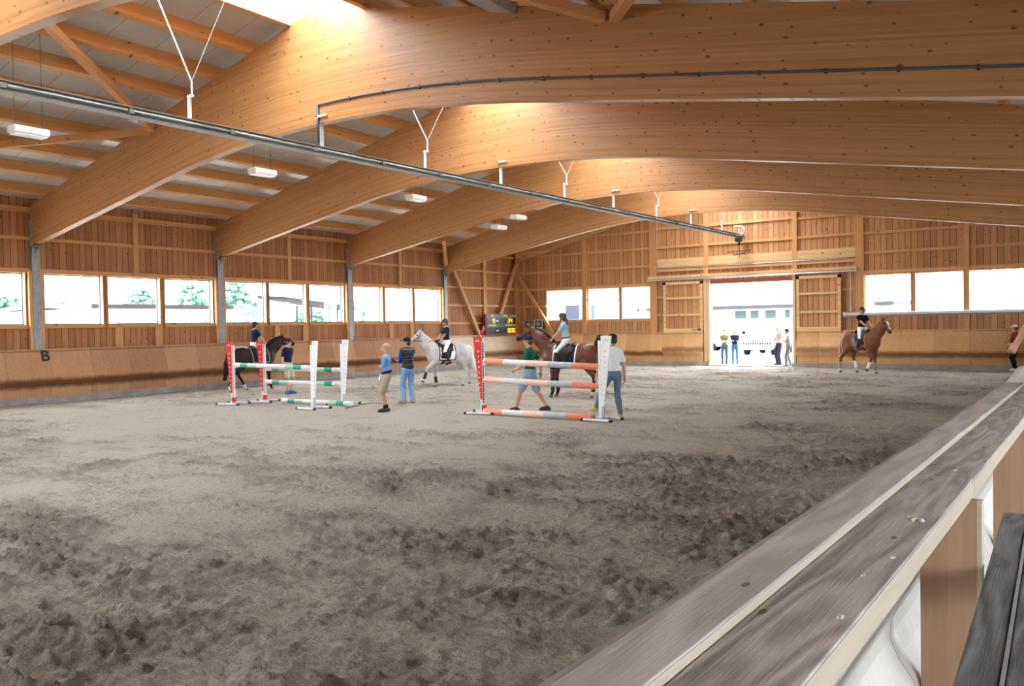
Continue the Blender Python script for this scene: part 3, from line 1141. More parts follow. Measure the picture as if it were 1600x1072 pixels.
m_glassy = plain('pale_glassy_tube', (0.36, 0.44, 0.40), 0.12, 0.1, var=0.25, scale=0.5, spec=0.8)
place('water_hose', mb, m_glassy, ir, smooth=True)
yy = R0 + 0.95
while yy < R1:
    mb = MB()
    mb.box((rail_x(yy) - 0.05, yy + 0.98, rail_z(yy) - 0.05), (rail_x(yy) + 0.12, yy + 1.06, rail_z(yy) + 0.03))
    place('hose_clamp', mb, m_rail, ir)
    yy += 2.0
for k in range(-1, 4):                     # brackets under the beams
    y = Y0 + k * BAY - 0.02
    x, z = rail_x(y), rail_z(y)
    mb = MB()
    mb.box((x - 0.03, y - 0.03, z + 0.06), (x + 0.03, y + 0.03, beam_bot(x) - 0.06 + 0.2))
    mb.box((x - 0.03, y - 0.14, beam_bot(x) + 0.11), (x + 0.28, y - 0.08, beam_bot(x) + 0.15))
    mb.box((x - 0.03, y - 0.14, beam_bot(x) + 0.1), (x + 0.03, y + 0.03, beam_bot(x) + 0.16))
    place('beam_bracket', mb, m_white, ir)
for k in range(-1, 5):                      # V-wires in mid bay
    y = Y0 + (k - 0.49) * BAY
    if y > YF - 2:
        y = 34.3
    x, z = rail_x(y), rail_z(y)
    mb = MB()
    mb.box((x - 0.025, y - 0.025, z + 0.07), (x + 0.025, y + 0.025, z + 0.50))
    mb.box((x - 0.025, y - 0.03, z + 0.47), (x + 0.10, y + 0.03, z + 0.51))
    hgr = place('hanger', mb, m_white, ir)
    mb = MB()
    mb.tube([(x + 0.08, y, z + 0.5), (x + 0.08, y, z + 0.74)], 0.018, 6)
    mb.tube([(x + 0.08, y, z + 0.74), (SK0 + 0.02, y - 0.35, beam_top(SK0) + 0.05)], 0.012, 6)
    mb.tube([(x + 0.08, y, z + 0.74), (SK1 - 0.02, y + 0.2, beam_top(SK1) + 0.05)], 0.006, 6)
    mb.v = [(a - ir.location.x, b - ir.location.y, c - ir.location.z) for a, b, c in mb.v]
    obj('hanger_wire', mb, m_white, hgr)
# sprinkler trolley at the far end
ye = 36.6
x, z = rail_x(ye), rail_z(ye)
sp_ = thing('sprinkler_trolley', 'grey sprinkler head with cross arms hanging at the far end of the overhead rail', 'sprinkler', (x, ye, z))
mb = MB()
arc = [(0.05, 0, 0.42)] + [(0.05 + 0.20 * math.sin(a_), 0, 0.22 + 0.20 * math.cos(a_)) for a_ in np.linspace(0, PI, 9)]
mb.tube([(-0.22, 0, 0.42)] + arc, 0.05, 8)
mb.box((-0.03, -0.03, -0.1), (0.03, 0.03, 0.40))
obj('trolley_hook', mb, m_alu, sp_)
mb = MB()
mb.box((-0.16, -0.12, -0.26), (0.10, 0.12, -0.02))
mb.tube([(0, 0, -0.26), (0, 0, -0.42)], 0.05, 8)
obj('trolley_motor', mb, m_dkmetal, sp_)
mb = MB()
mb.tube([(0, 0, -0.4), (0, 0, -0.95)], 0.022, 8)
for zz, hw in ((-0.68, 0.55), (-0.82, 0.28)):
    mb.tube([(-hw, 0.05, zz - 0.03), (hw, -0.05, zz + 0.03)], 0.018, 6)
    for q_ in (-0.85, -0.5, 0.5, 0.85):
        mb.tube([(hw * q_, 0, zz - 0.05), (hw * q_, 0, zz + 0.06)], 0.016, 6)
obj('spray_arm', mb, m_dkmetal, sp_)

# ----------------------------------------------------------------- hanging lamps
m_lamp = plain('lamp_cover_opal', (0.78, 0.79, 0.80), 0.3, var=0.03)
LL = ['white box lamp hanging at the left picture edge above the roof brace', 'white box lamp hanging between the nearest full beam and the second beam',
      'white box lamp hanging between the second and third beams', 'lower white box lamp of the pair beyond the third beam', 'upper white box lamp of the pair beyond the third beam']
for i, (x, y, z) in enumerate([(-17.03, 8.12, 6.0), (-17.01, 13.72, 6.0), (-16.87, 19.38, 6.0), (-18.4, 25.9, 5.80), (-17.07, 25.26, 6.0)]):
    t_ = thing('hanging_lamp', LL[i], 'lamp', (x, y, z), 0, 'white box lamps under the left roof')
    mb = MB()
    mb.prism([(-0.15, -0.05), (0.15, -0.05), (0.17, 0.02), (0.13, 0.09), (-0.13, 0.09), (-0.17, 0.02)], 1, -0.33, 0.33)
    obj('lamp_housing', mb, m_white, t_, bevel=0.01)
    mb = MB()
    mb.box((-0.13, -0.30, -0.075), (0.13, 0.30, -0.05))
    obj('lamp_cover', mb, m_lamp, t_)
    for s_ in (-1, 1):
        mb = MB()
        zt = beam_top(x) - z + 0.2
        mb.tube([(0, s_ * 0.26, 0.09), (0, s_ * 0.26, 0.25)], 0.008, 5)
        mb.tube([(0, s_ * 0.26, 0.25), (0, s_ * 0.26, zt)], 0.005, 5)
        obj('suspension_wire', mb, m_dkmetal, t_)

# ----------------------------------------------------------------- scoreboard, speakers, flag on the kickboard
sbx, sby = -25.19, 35.52
sb = thing('scoreboard', 'black electronic scoreboard showing 9, 34 and 0.00 in the far left corner', 'scoreboard', (sbx, sby, 1.63), math.radians(90))
sb.scale = (1.95, 1.0, 1.06)
m_sb = plain('scoreboard_grey', (0.075, 0.085, 0.10), 0.5)
m_sbk = plain('scoreboard_black', (0.008, 0.008, 0.010), 0.4)
m_sbr = plain('scoreboard_dark_red', (0.25, 0.01, 0.03), 0.5)
m_off = plain('unlit_digit_segment', (0.10, 0.105, 0.11), 0.4)
m_led = plain('orange_digit_light', (0.9, 0.35, 0.03), 0.4, emit=((1.0, 0.34, 0.03), 2.6))
m_cap = plain('yellow_green_caption', (0.62, 0.72, 0.06), 0.5)
m_btn = plain('blue_white_round_mark', (0.50, 0.62, 0.75), 0.4)
SW, SH = 1.32, 0.98
mb = MB()
mb.box((-SW / 2, 0, 0), (SW / 2, 0.14, SH))
obj('scoreboard_case', mb, m_sb, sb)
mb = MB()
mb.box((-SW / 2 - 0.05, 0.01, 0), (-SW / 2, 0.14, SH))
mb.box((-SW / 2, 0.0, -0.03), (SW / 2, 0.14, 0.0))
obj('scoreboard_edge', mb, m_sbr, sb)
mb = MB()
mb.box((-SW / 2, -0.006, 0.50), (SW / 2, 0, 0.78))
mb.box((-SW / 2, -0.006, 0.02), (SW / 2, 0, 0.32))
obj('digit_window', mb, m_sbk, sb)
SEG = {'0': 'abcdef', '1': 'bc', '2': 'abged', '3': 'abgcd', '4': 'fgbc', '5': 'afgcd', '6': 'afgedc', '7': 'abc', '8': 'abcdefg', '9': 'abcdfg', '-': ''}
def seg_digit(x, z, w, h, ch):
    s = 0.016
    R = {'a': ((0, h), (w, h)), 'g': ((0, h / 2), (w, h / 2)), 'd': ((0, 0), (w, 0)), 'f': ((0, h / 2), (0, h)), 'e': ((0, 0), (0, h / 2)), 'b': ((w, h / 2), (w, h)), 'c': ((w, 0), (w, h / 2))}
    for key, on in (('on', True), ('off', False)):
        mb = MB()
        for q_, (a, b) in R.items():
            if (q_ in SEG[ch]) == on and (on or ch == '-'):
                k = s * (1.5 if on else 0.7)
                mb.box((x + min(a[0], b[0]) - k / 2, -0.012 if on else -0.010, z + min(a[1], b[1]) - k / 2), (x + max(a[0], b[0]) + k / 2, -0.005, z + max(a[1], b[1]) + k / 2))
        if mb.v:
            obj('lit_digit' if on else 'unlit_digit', mb, m_led if on else m_off, sb)


for row, zz, txt in ((0, 0.545, '--9---34'), (1, 0.065, '-----000')):
    xs_ = [-0.63, -0.51, -0.39] + [-0.085, 0.045, 0.175] + ([0.30, 0.415] if row == 0 else [])
    if row == 0:
        seqs = list(zip(xs_, '--9---34'))
    else:
        seqs = list(zip([-0.63, -0.51, -0.39, -0.085, 0.045, 0.175, 0.30, 0.425, 0.55], '------000'))
    for x, ch in seqs:
        seg_digit(x, zz, 0.075, 0.19, ch)
    if row == 0:
        seg_digit(0.55, zz, 0.075, 0.19, '-')
    mb = MB()
    mb.ball((-0.19, -0.004, zz + 0.095), (0.055, 0.012, 0.05))
    obj('round_mark', mb, m_btn, sb, smooth=True)
mb = MB()
mb.box((0.385, -0.012, 0.05), (0.405, -0.005, 0.075))
obj('decimal_point', mb, m_led, sb)
for tx, x, z in (('NR.', -0.42, 0.88), ('SOL.', 0.22, 0.88), ('1/100', 0.54, 0.88), ('RANG', -0.41, 0.41), ('PUNKTE', 0.41, 0.42)):
    obj_me('caption', text_mesh(tx, 0.125, 0.003, 0.003), m_cap, sb, (x, -0.006, z), (PI / 2, 0, 0))
mb = MB()
for x in (-0.4, 0.4):
    mb.box((x - 0.03, 0.03, -0.028), (x + 0.03, 0.24, 0.0))
obj('foot', mb, m_dkmetal, sb)
for i, (xa, xb) in enumerate(((-24.89, -24.34), (-24.27, -23.73))):
    s_ = thing('loudspeaker', '%s of two small framed loudspeakers on the far wall above the bay horse' % ['left', 'right'][i], 'loudspeaker', ((xa + xb) / 2, YF - 0.09, 1.88), 0, 'wall loudspeakers')
    w = (xb - xa) / 2
    mb = MB()
    mb.box((-w, -0.14, 0), (w, 0, 0.46))
    obj('speaker_box', mb, plain('speaker_dark', (0.05, 0.04, 0.035), 0.6), s_)
    mb = MB()
    e_ = 0.05
    mb.box((-w, -0.16, 0), (w, -0.14, e_)).box((-w, -0.16, 0.46 - e_), (w, -0.14, 0.46)).box((-w, -0.16, 0), (-w + e_, -0.14, 0.46)).box((w - e_, -0.16, 0), (w, -0.14, 0.46))
    obj('speaker_frame', mb, [plain('speaker_frame_beige', (0.45, 0.40, 0.30), 0.5), m_white][i], s_)
    mb = MB()
    mb.tube([(0, -0.165, 0.23), (0, -0.14, 0.23)], 0.13, 16)
    mb.tube([(0, -0.17, 0.23), (0, -0.165, 0.23)], 0.05, 12)
    obj('speaker_cone', mb, plain('speaker_cone_grey', (0.35, 0.33, 0.30), 0.6), s_)
fg = thing('flag_bundle', 'small red, white and blue bundle on the kickboard top left of the scoreboard', 'bundle', (-25.37, 34.09, 1.60))  # loose bundle of flag cloth
fg.scale = (0.8, 0.8, 0.85)
random.seed(3)
mb = MB()
mb.ball((0.0, -0.1, 0.16), (0.12, 0.20, 0.17)).ball((0.0, -0.22, 0.10), (0.11, 0.12, 0.10)).ball((0.02, -0.04, 0.34), (0.07, 0.09, 0.12))
obj('red_cloth', mb, m_red, fg, smooth=True)
mb = MB()
mb.ball((0.06, 0.04, 0.42), (0.05, 0.06, 0.15)).ball((0.06, 0.0, 0.28), (0.05, 0.05, 0.10))
obj('white_cloth', mb, m_white, fg, smooth=True)
mb = MB()
mb.ball((0.06, 0.17, 0.22), (0.08, 0.12, 0.20))
obj('blue_cloth', mb, plain('blue_cloth', (0.05, 0.09, 0.28), 0.7), fg, smooth=True)

# silver housing below the right far windows
lh = thing('blind_housing', 'long silver housing under the right far windows', 'housing', (-5.1, YF - 0.4, 2.2))
mb = MB()
mb.prism([(YF - 0.14, 2.18), (YF - 0.42, 2.18), (YF - 0.52, 2.24), (YF - 0.52, 2.34), (YF - 0.14, 2.36)], 0, -8.35, 1.0)
place('housing_body', mb, m_alu, lh)
mb = MB()
mb.prism([(YF - 0.13, 2.15), (YF - 0.43, 2.15), (YF - 0.55, 2.22), (YF - 0.55, 2.37), (YF - 0.13, 2.39)], 0, -8.45, -8.35)
place('housing_end', mb, m_zinc, lh)

# ----------------------------------------------------------------- spectators' rail in the right foreground
RPHI = -0.019
def rtag(o, label, cat, group=None):
    return tag(o, label, cat, group)
def railobj(name, mb, mat, **kw):
    return obj(name, mb, mat, rot=(0, 0, RPHI), **kw)


mb = MB()
kr = [(1.30, -0.60), (1.15, -0.625), (1.0, -0.67), (0.88, -0.73), (0.78, -0.775), (0.70, -0.78), (0.62, -0.745), (0.54, -0.69), (0.46, -0.66), (0.19, -0.65)]
poly = [(x, z) for z, x in kr] + [(x + 0.025, z) for z, x in reversed(kr)]
mb.prism(poly, 1, -6.9, 37.2)
struct(railobj('baseboard_right', mb, m_kick_r))
mb = MB()
mb.box((-0.70, -6.9, -0.05), (-0.34, 37.2, 0.20))
struct(railobj('trim_12', mb, m_conc))
# cap boards: joints every few metres, so each length is a plank of its own
JN = [-3.0, 2.0 - 4.2, 7.05, 11.6, 16.2, 21, 26, 31, 37.1]
LJ = [-4.0, 7.05, 12.4, 17.5, 22.6, 27.7, 32.8, 37.1]
PLW = ['nearest', 'second', 'third', 'fourth', 'fifth', 'sixth', 'farthest']
for i in range(len(LJ) - 1):
    mb = MB()
    mb.box((-0.82, LJ[i] + 0.003, 1.345), (-0.677, LJ[i + 1] - 0.003, 1.402))
    o = railobj('cap_plank', mb, m_capl, bevel=0.004)
    rtag(o, '%s length of the raised arena-side cap plank on the foreground rail' % PLW[i], 'plank', 'arena-side cap planks')
    e = MB()
    e.box((-0.678, LJ[i] + 0.006, 1.368), (-0.6755, LJ[i + 1] - 0.006, 1.398))
    obj('plank_edge', e, m_capfresh, o)
    s_ = MB()
    s_.box((-0.845, LJ[i] + 0.003, 1.33), (-0.82, LJ[i + 1] - 0.003, 1.395))
    obj('plank_lip', s_, m_capl, o)
RJ = [-4.0, 3.86, 9.0, 14.0, 19.0, 24.0, 29.0, 37.1]
RJ = [-4.0, 3.95, 10.4, 15.4, 20.4, 25.4, 30.4, 37.1]
for i in range(len(RJ) - 1):
    mb = MB()
    mb.box((-0.674, RJ[i] + 0.003, 1.305), (-0.462, RJ[i + 1] - 0.003, 1.376))
    o = railobj('cap_board', mb, m_capb, bevel=0.004)
    rtag(o, '%s length of the wide grey viewer-side cap board on the foreground rail' % PLW[i], 'board', 'viewer-side cap boards')
    e = MB()
    e.box((-0.4635, RJ[i] + 0.005, 1.302), (-0.4605, RJ[i + 1] - 0.005, 1.370))
    obj('board_edge', e, m_capfresh, o)
# upright fins that carry the rail
FY = [-1.6, 1.1, 3.81, 6.5, 9.2, 11.9, 14.6, 17.3]
FN = ['', '', 'brown timber upright under the rail, nearest in view', 'second brown timber upright under the rail, at the right picture edge']
for i, y in enumerate(FY):
    if i < 2 or i > 3:
        continue
    f_ = thing('rail_upright', FN[i], 'post', (-0.54 + 0.019 * y, y, 0.2), RPHI, 'rail uprights')
    mb = MB()
    mb.box((-0.105, 0, 0), (0.105, 0.07, 1.105))
    obj('upright_board', mb, m_fin, f_)
    mb = MB()
    mb.box((0.1045, 0.0, 0), (0.122, 0.07, 1.105))
    obj('upright_edge', mb, m_capfresh, f_)
# wood shavings and crumbs lying on the cap boards
random.seed(11)
m_crumb = plain('pale_crumb', (0.62, 0.58, 0.50), 0.9)
for i, (x, y, r) in enumerate([(-0.52, 3.02, 0.012), (-0.545, 3.06, 0.008), (-0.50, 2.52, 0.006), (-0.53, 2.3, 0.006), (-0.5, 1.95, 0.007), (-0.55, 4.1, 0.008)]):
    mb = MB()
    for q_ in range(5):
        a_ = random.random() * 6.28
        rr = r * random.uniform(0.3, 1.4)
        mb.ball((x + rr * math.cos(a_) + 0.019 * y, y + rr * 1.6 * math.sin(a_), 1.376 + r * 0.3), (r * random.uniform(.4, .9), r * random.uniform(.4, 1.1), r * 0.45), 7, 5)
    tag(obj('sand_crumb', mb, m_crumb, smooth=True), 'small pale crumb of dried sand on the grey cap board', 'crumb', 'crumbs on the cap board')

# weathered bench in the lower right corner
bn = thing('bench', 'dark weathered timber bench with a metal strip in the lower right corner', 'bench', (0, 0, 0.32), 0)
BZ = 1.05 - 0.32
mb = MB()
mb.box((-0.325, 0.6, BZ - 0.045), (-0.222, 4.92, BZ))
mb.v = [(x - 0.021 * (y - 2.5) * 0 - 0.02 * (y - 3.8), y, z) for x, y, z in mb.v]
obj('bench_plank', mb, m_benchw, bn, bevel=0.004)
mb = MB()
mb.box((-0.219, 0.6, BZ - 0.045), (-0.208, 4.90, BZ + 0.003))
mb.v = [(x - 0.02 * (y - 3.8), y, z) for x, y, z in mb.v]
obj('metal_strip', mb, m_zinc, bn)
mb = MB()
mb.box((-0.205, 0.6, BZ - 0.045), (-0.08, 4.92, BZ))
mb.v = [(x - 0.02 * (y - 3.8), y, z) for x, y, z in mb.v]
obj('bench_plank', mb, m_benchw, bn, bevel=0.004)
for y in (1.0, 2.7, 4.5):
    mb = MB()
    mb.box((-0.28, y - 0.04, 0.0), (-0.2, y + 0.04, BZ - 0.045))
    mb.box((-0.12, y - 0.04, 0.0), (-0.06, y + 0.04, BZ - 0.045))
    mb.v = [(x - 0.02 * (yy - 3.8), yy, z) for x, yy, z in mb.v]
    obj('bench_leg', mb, m_benchw, bn)

# ----------------------------------------------------------------- show jumps
m_mark_w = plain('white_mark', (0.78, 0.74, 0.72), 0.5)
m_mark_g = plain('grey_mark', (0.42, 0.46, 0.50), 0.5)
m_dots = plain('black_hole', (0.02, 0.02, 0.022), 0.6)
m_stand_w = plain('jump_stand_white', (0.83, 0.86, 0.88), 0.4, var=0.04)
m_stand_g = plain('jump_stand_grey', (0.40, 0.45, 0.50), 0.4)
m_foot = plain('foot_grey_white', (0.62, 0.65, 0.67), 0.4)
def stand(loc, ang, red, H, label, wtop=0.21, side=-1, holes_dark=False, cups=()):
    """wing: tapered panel outside the upright; the pole lies towards +x (side = -1) or -x (side = 1)"""
    s_ = thing('jump_stand', label, 'jump stand', loc, ang, 'red jump stands' if red else 'white jump stands')
    col = m_red if red else m_stand_w
    e = 0.045
    o = side
    mb = MB()
    zb_, zt = H * (0.17 if red else 0.16), H
    w0 = 0.05
    poly = [(0, zb_), (0, zt), (o * (wtop), zt), (o * w0, zb_ + 0.0)]
    mb.prism(poly, 1, -0.022, 0.022)
    obj('wing_panel', mb, col, s_, bevel=0.004)
    mb = MB()
    mb.box((-o * 0.065, -0.028, 0.12 if red else 0.05), (0, 0.028, zt - 0.10))
    obj('upright', mb, m_stand_w if not red else plain('upright_pale', (0.72, 0.66, 0.66), 0.4), s_)
    mb = MB()
    z = 0.25
    while z < zt - 0.14:
        if holes_dark:
            mb.box((-o * 0.046, -0.034, z), (-o * 0.012, -0.027, z + 0.052))
            z += 0.062
        else:
            mb.box((-o * 0.040, -0.034, z), (-o * 0.020, -0.027, z + 0.020))
            z += 0.042
    if red:
        obj('hole_strip', mb, m_dots, s_)
    mb = MB()
    if red:
        mb.box((-o * 0.075, -0.034, 0.06), (o * 0.02, 0.034, 0.20))
        obj('upright_foot', mb, m_red, s_)
    mb = MB()
    mb.box((o * 0.0, -0.026, 0.03), (o * 0.06, 0.026, zb_ + 0.02))
    obj('lower_post', mb, m_stand_g if not red else m_foot, s_)
    # column of lettering on the panel: small illegible marks
    random.seed(int(loc[0] * -100))
    n = 10
    for i in range(n):
        z = zt - 0.33 - i * (0.125 if red else 0.115)
        mb = MB()
        if red:
            q = 0.022 if i else 0.03
            for (dx, dz, w, h) in ((-0.6, 0.0, 0.35, 0.9), (0.35, random.choice((-.3, .3)), 0.5, 0.4), (0.0, random.choice((-.6, .5)), 0.7, 0.3)):
                cx = o * (0.085 - 0.003 * i)
                mb.box((cx + q * (dx - w / 2), -0.0255, z + q * (dz - h)), (cx + q * (dx + w / 2), -0.021, z + q * (dz + h)))
            obj('panel_mark', mb, m_mark_w, s_)
        else:
            cx = o * (0.10 - 0.003 * i)
            for (dx, w, h) in ((0, 0.035, 0.004), (0.004, 0.006, 0.022), (-0.014, 0.005, 0.012)):
                mb.box((cx + dx - w / 2, -0.0255, z - h), (cx + dx + w / 2, -0.021, z + h))
            obj('panel_mark', mb, m_mark_g, s_)
    mb = MB()
    cx = o * wtop * 0.5
    for a_ in range(6):
        t0 = PI * (0.15 + 0.7 * a_ / 5)
        mb.box((cx + 0.045 * math.cos(t0) - 0.009, -0.0255, zt - 0.13 + 0.045 * math.sin(t0) - 0.009), (cx + 0.045 * math.cos(t0) + 0.009, -0.021, zt - 0.13 + 0.045 * math.sin(t0) + 0.009))
    obj('panel_emblem', mb, m_mark_w if red else m_mark_g, s_)
    # base: two tubes crossing under the post
    for dy in (-0.26, 0.26):
        mb = MB()
        mb.tube([(-0.34, dy, 0.03), (0.34, dy, 0.03)], 0.028, 8)
        ft = obj('foot_bar', mb, m_foot, s_)
        for x in (-0.34, 0.34):
            mb = MB()
            mb.tube([(x - 0.03, dy, 0.03), (x + 0.03, dy, 0.03)], 0.031, 8)
            obj('end_cap', mb, m_black, ft)
    mb = MB()
    mb.box((-0.03, -0.26, 0.02), (0.05, 0.26, 0.06))
    obj('base_bar', mb, m_foot if red else m_stand_g, s_)
    for z in cups:
        mb = MB()
        mb.box((-o * 0.12, -0.05, z - 0.07), (-o * 0.02, 0.05, z - 0.05))
        mb.box((-o * 0.075, -0.05, z - 0.07), (-o * 0.06, 0.05, z + 0.03))
        obj('jump_cup', mb, m_white, s_)
    return s_


A1, A1b = (-19.44, 14.50), (-16.31, 14.60)
A2, A2b = (-19.26, 15.41), (-16.49, 15.82)
B1, B1b = (-11.64, 15.61), (-8.46, 15.57)
def ang2(p, q):
    return math.atan2(q[1] - p[1], q[0] - p[0])
aA1, aA2, aB = ang2(A1, A1b), ang2(A2, A2b), ang2(B1, B1b)
LBL = {'r1': 'red jump stand with white marks at the left end of the front green-white fence', 'w1': 'white jump stand at the right end of the front green-white fence',
       'r2': 'red jump stand at the left end of the rear green-white fence', 'w2': 'white jump stand at the right end of the rear green-white fence',
       'r3': 'tall red jump stand at the left end of the orange-white fence', 'w3': 'white jump stand in front of the man in the white T-shirt'}
TW = math.radians(14)
stand(A1 + (0,), aA1 + TW, True, 1.74, LBL['r1'], side=-1, cups=(1.08,))
stand(A1b + (0,), aA1 - TW * 0.3, False, 1.74, LBL['w1'], side=1, cups=(1.06,))
stand(A2 + (0,), aA2 + TW, True, 1.74, LBL['r2'], side=-1, cups=(0.95, 0.58))
stand(A2b + (0,), aA2 - TW * 0.3, False, 1.74, LBL['w2'], side=1, cups=(0.95, 0.55))
stand(B1 + (0,), aB + TW, True, 1.80, LBL['r3'], wtop=0.22, side=-1, holes_dark=True, cups=(1.22, 0.80))
stand(B1b + (0,), aB, False, 1.80, LBL['w3'], wtop=0.25, side=1, cups=(1.14, 0.72))


def stripe_mat(name, cols, bounds, dirt):
    """pole paint: bands along object X"""
    t = NT(name)
    vec, xyz = t.coords()
    n = t.noise(vec, 22.0, 5.0, 0.7)
    x = t.math('ADD', xyz[0], t.math('MULTIPLY', t.math('SUBTRACT', n, 0.5), 0.03))
    c = None
    for i, col in enumerate(cols):
        rgb = t.n('ShaderNodeRGB')
        rgb.outputs[0].default_value = tuple(col) + (1,)
        if c is None:
            c = rgb.outputs[0]
        else:
            c = t.mix(t.math('GREATER_THAN', x, bounds[i - 1]), c, rgb.outputs[0])
    d = t.ramp(t.noise(vec, 9.0, 6.0, 0.75), 0.55, 0.78)
    c = t.mix(t.math('MULTIPLY', d, dirt), c, (0.12, 0.11, 0.10))
    return t.bsdf(c, 0.5, 0, 0.4)


WHT, GRN, LGRN, ORG, GRY, PNK = (0.74, 0.74, 0.70), (0.03, 0.36, 0.22), (0.36, 0.66, 0.46), (0.76, 0.25, 0.14), (0.40, 0.45, 0.48), (0.78, 0.50, 0.40)
def pole_mat(kind, L):
    if kind == 'g':
        b = [0.10, 0.20, 0.32, 0.70, 0.80, 0.90]
        return stripe_mat('green_white_pole_paint_%d' % int(L * 1000), [WHT, GRN, LGRN, WHT, LGRN, GRN, WHT], [L * v for v in b], 0.15)
    b = [0.015, 0.19, 0.39, 0.585, 0.785]
    return stripe_mat('orange_grey_pole_paint_%d%s' % (int(L * 1000), kind), [PNK, ORG if kind == 'o' else PNK, (0.62, 0.64, 0.62), PNK, GRY, ORG], [L * v for v in b], 0.6)


def pole(p, q, r, kind, label, group):
    p, q = Vector(p), Vector(q)
    d = q - p
    L = d.length
    mb = MB()
    n = 14
    mb.tube([(0, 0, 0), (0.006, 0, 0), (L - 0.006, 0, 0), (L, 0, 0)], [r * 0.9, r, r, r * 0.9], n)
    o = obj('jump_pole', mb, pole_mat(kind, L), smooth=False, loc=p)
    o.rotation_euler = (0, -math.asin(d.z / L), math.atan2(d.y, d.x))
    me = o.data
    me.polygons.foreach_set('use_smooth', [len(pl.vertices) == 4 for pl in me.polygons])
    tag(o, label, 'jump pole', group)
    return o


def between(P, Q, za, zb, ins=0.05, front=-0.055):
    P, Q = Vector(P + (0,)), Vector(Q + (0,))
    d = (Q - P).normalized()
    nrm = Vector((d.y, -d.x, 0)) * (-front)
    a, b = P + d * ins + nrm, Q - d * ins + nrm
    a.z, b.z = za, zb
    return a, b


PR = 0.062
pole(*between(A1, A1b, 1.10, 1.06, 0.08, 0), PR, 'g', 'white and green pole hung on the front green-white fence', 'green-white poles')
pole(*between(A2, A2b, 0.95, 0.93, 0.08, 0), PR, 'g', 'upper white and green pole of the rear green-white fence', 'green-white poles')
pole(*between(A2, A2b, 0.58, 0.55, 0.08, 0), PR, 'g', 'lower white and green pole of the rear green-white fence', 'green-white poles')
pole((-18.60, 15.50, PR), (-15.95, 15.60, PR), PR, 'g', 'white and green ground pole under the green-white fence', 'green-white poles')
pole(*between(B1, B1b, 1.23, 1.14, 0.06, 0), 0.068, 'o', 'top orange and grey pole of the orange-white fence', 'orange-grey poles')
pole(*between(B1, B1b, 0.80, 0.72, 0.06, 0), 0.068, 'p', 'middle pink, orange and grey pole of the orange-white fence', 'orange-grey poles')
pole((-11.52, 15.50, 0.068), (-8.62, 15.42, 0.068), 0.068, 'o', 'orange and grey ground pole of the orange-white fence', 'orange-grey poles')

# training whip lying on the sand
mb = MB()
mb.tube([(-15.53, 14.96, 0.02), (-15.72, 15.6, 0.03), (-15.88, 16.25, 0.03)], [0.014, 0.010, 0.008], 6)
mb.tube([(-15.88, 16.25, 0.03), (-15.7, 16.33, 0.02), (-15.45, 16.29, 0.02), (-15.3, 16.2, 0.02)], 0.006, 5)
tag(obj('lunge_whip', mb, m_black), 'thin dark whip lying on the sand left of the person in the blue polo shirt', 'whip')

# ----------------------------------------------------------------- figures: one continuous skin per body, grown from limbs
def v3(*a):
    return np.array(a, float)


def nrm(v):
    return v / (np.linalg.norm(v) + 1e-9)


def RC(a, b, ra, rb, k=0.03, flat=None, cut=None, cut0=None):
    """tapered limb a->b; flat=(axis, factor) squashes across axis; cut / cut0 end it flat at b / a"""
    return ('rc', np.array(a, float), np.array(b, float), ra, rb, k, flat, cut, cut0)


def EL(c, r, k=0.04, R=None):
    return ('el', np.array(c, float), np.array(r, float), k, R)


def prim_box(p):
    if p[0] == 'rc':
        r = max(p[3], p[4])
        return np.minimum(p[1], p[2]) - r, np.maximum(p[1], p[2]) + r
    m = max(p[2]) if p[4] is not None else p[2]
    return p[1] - m, p[1] + m


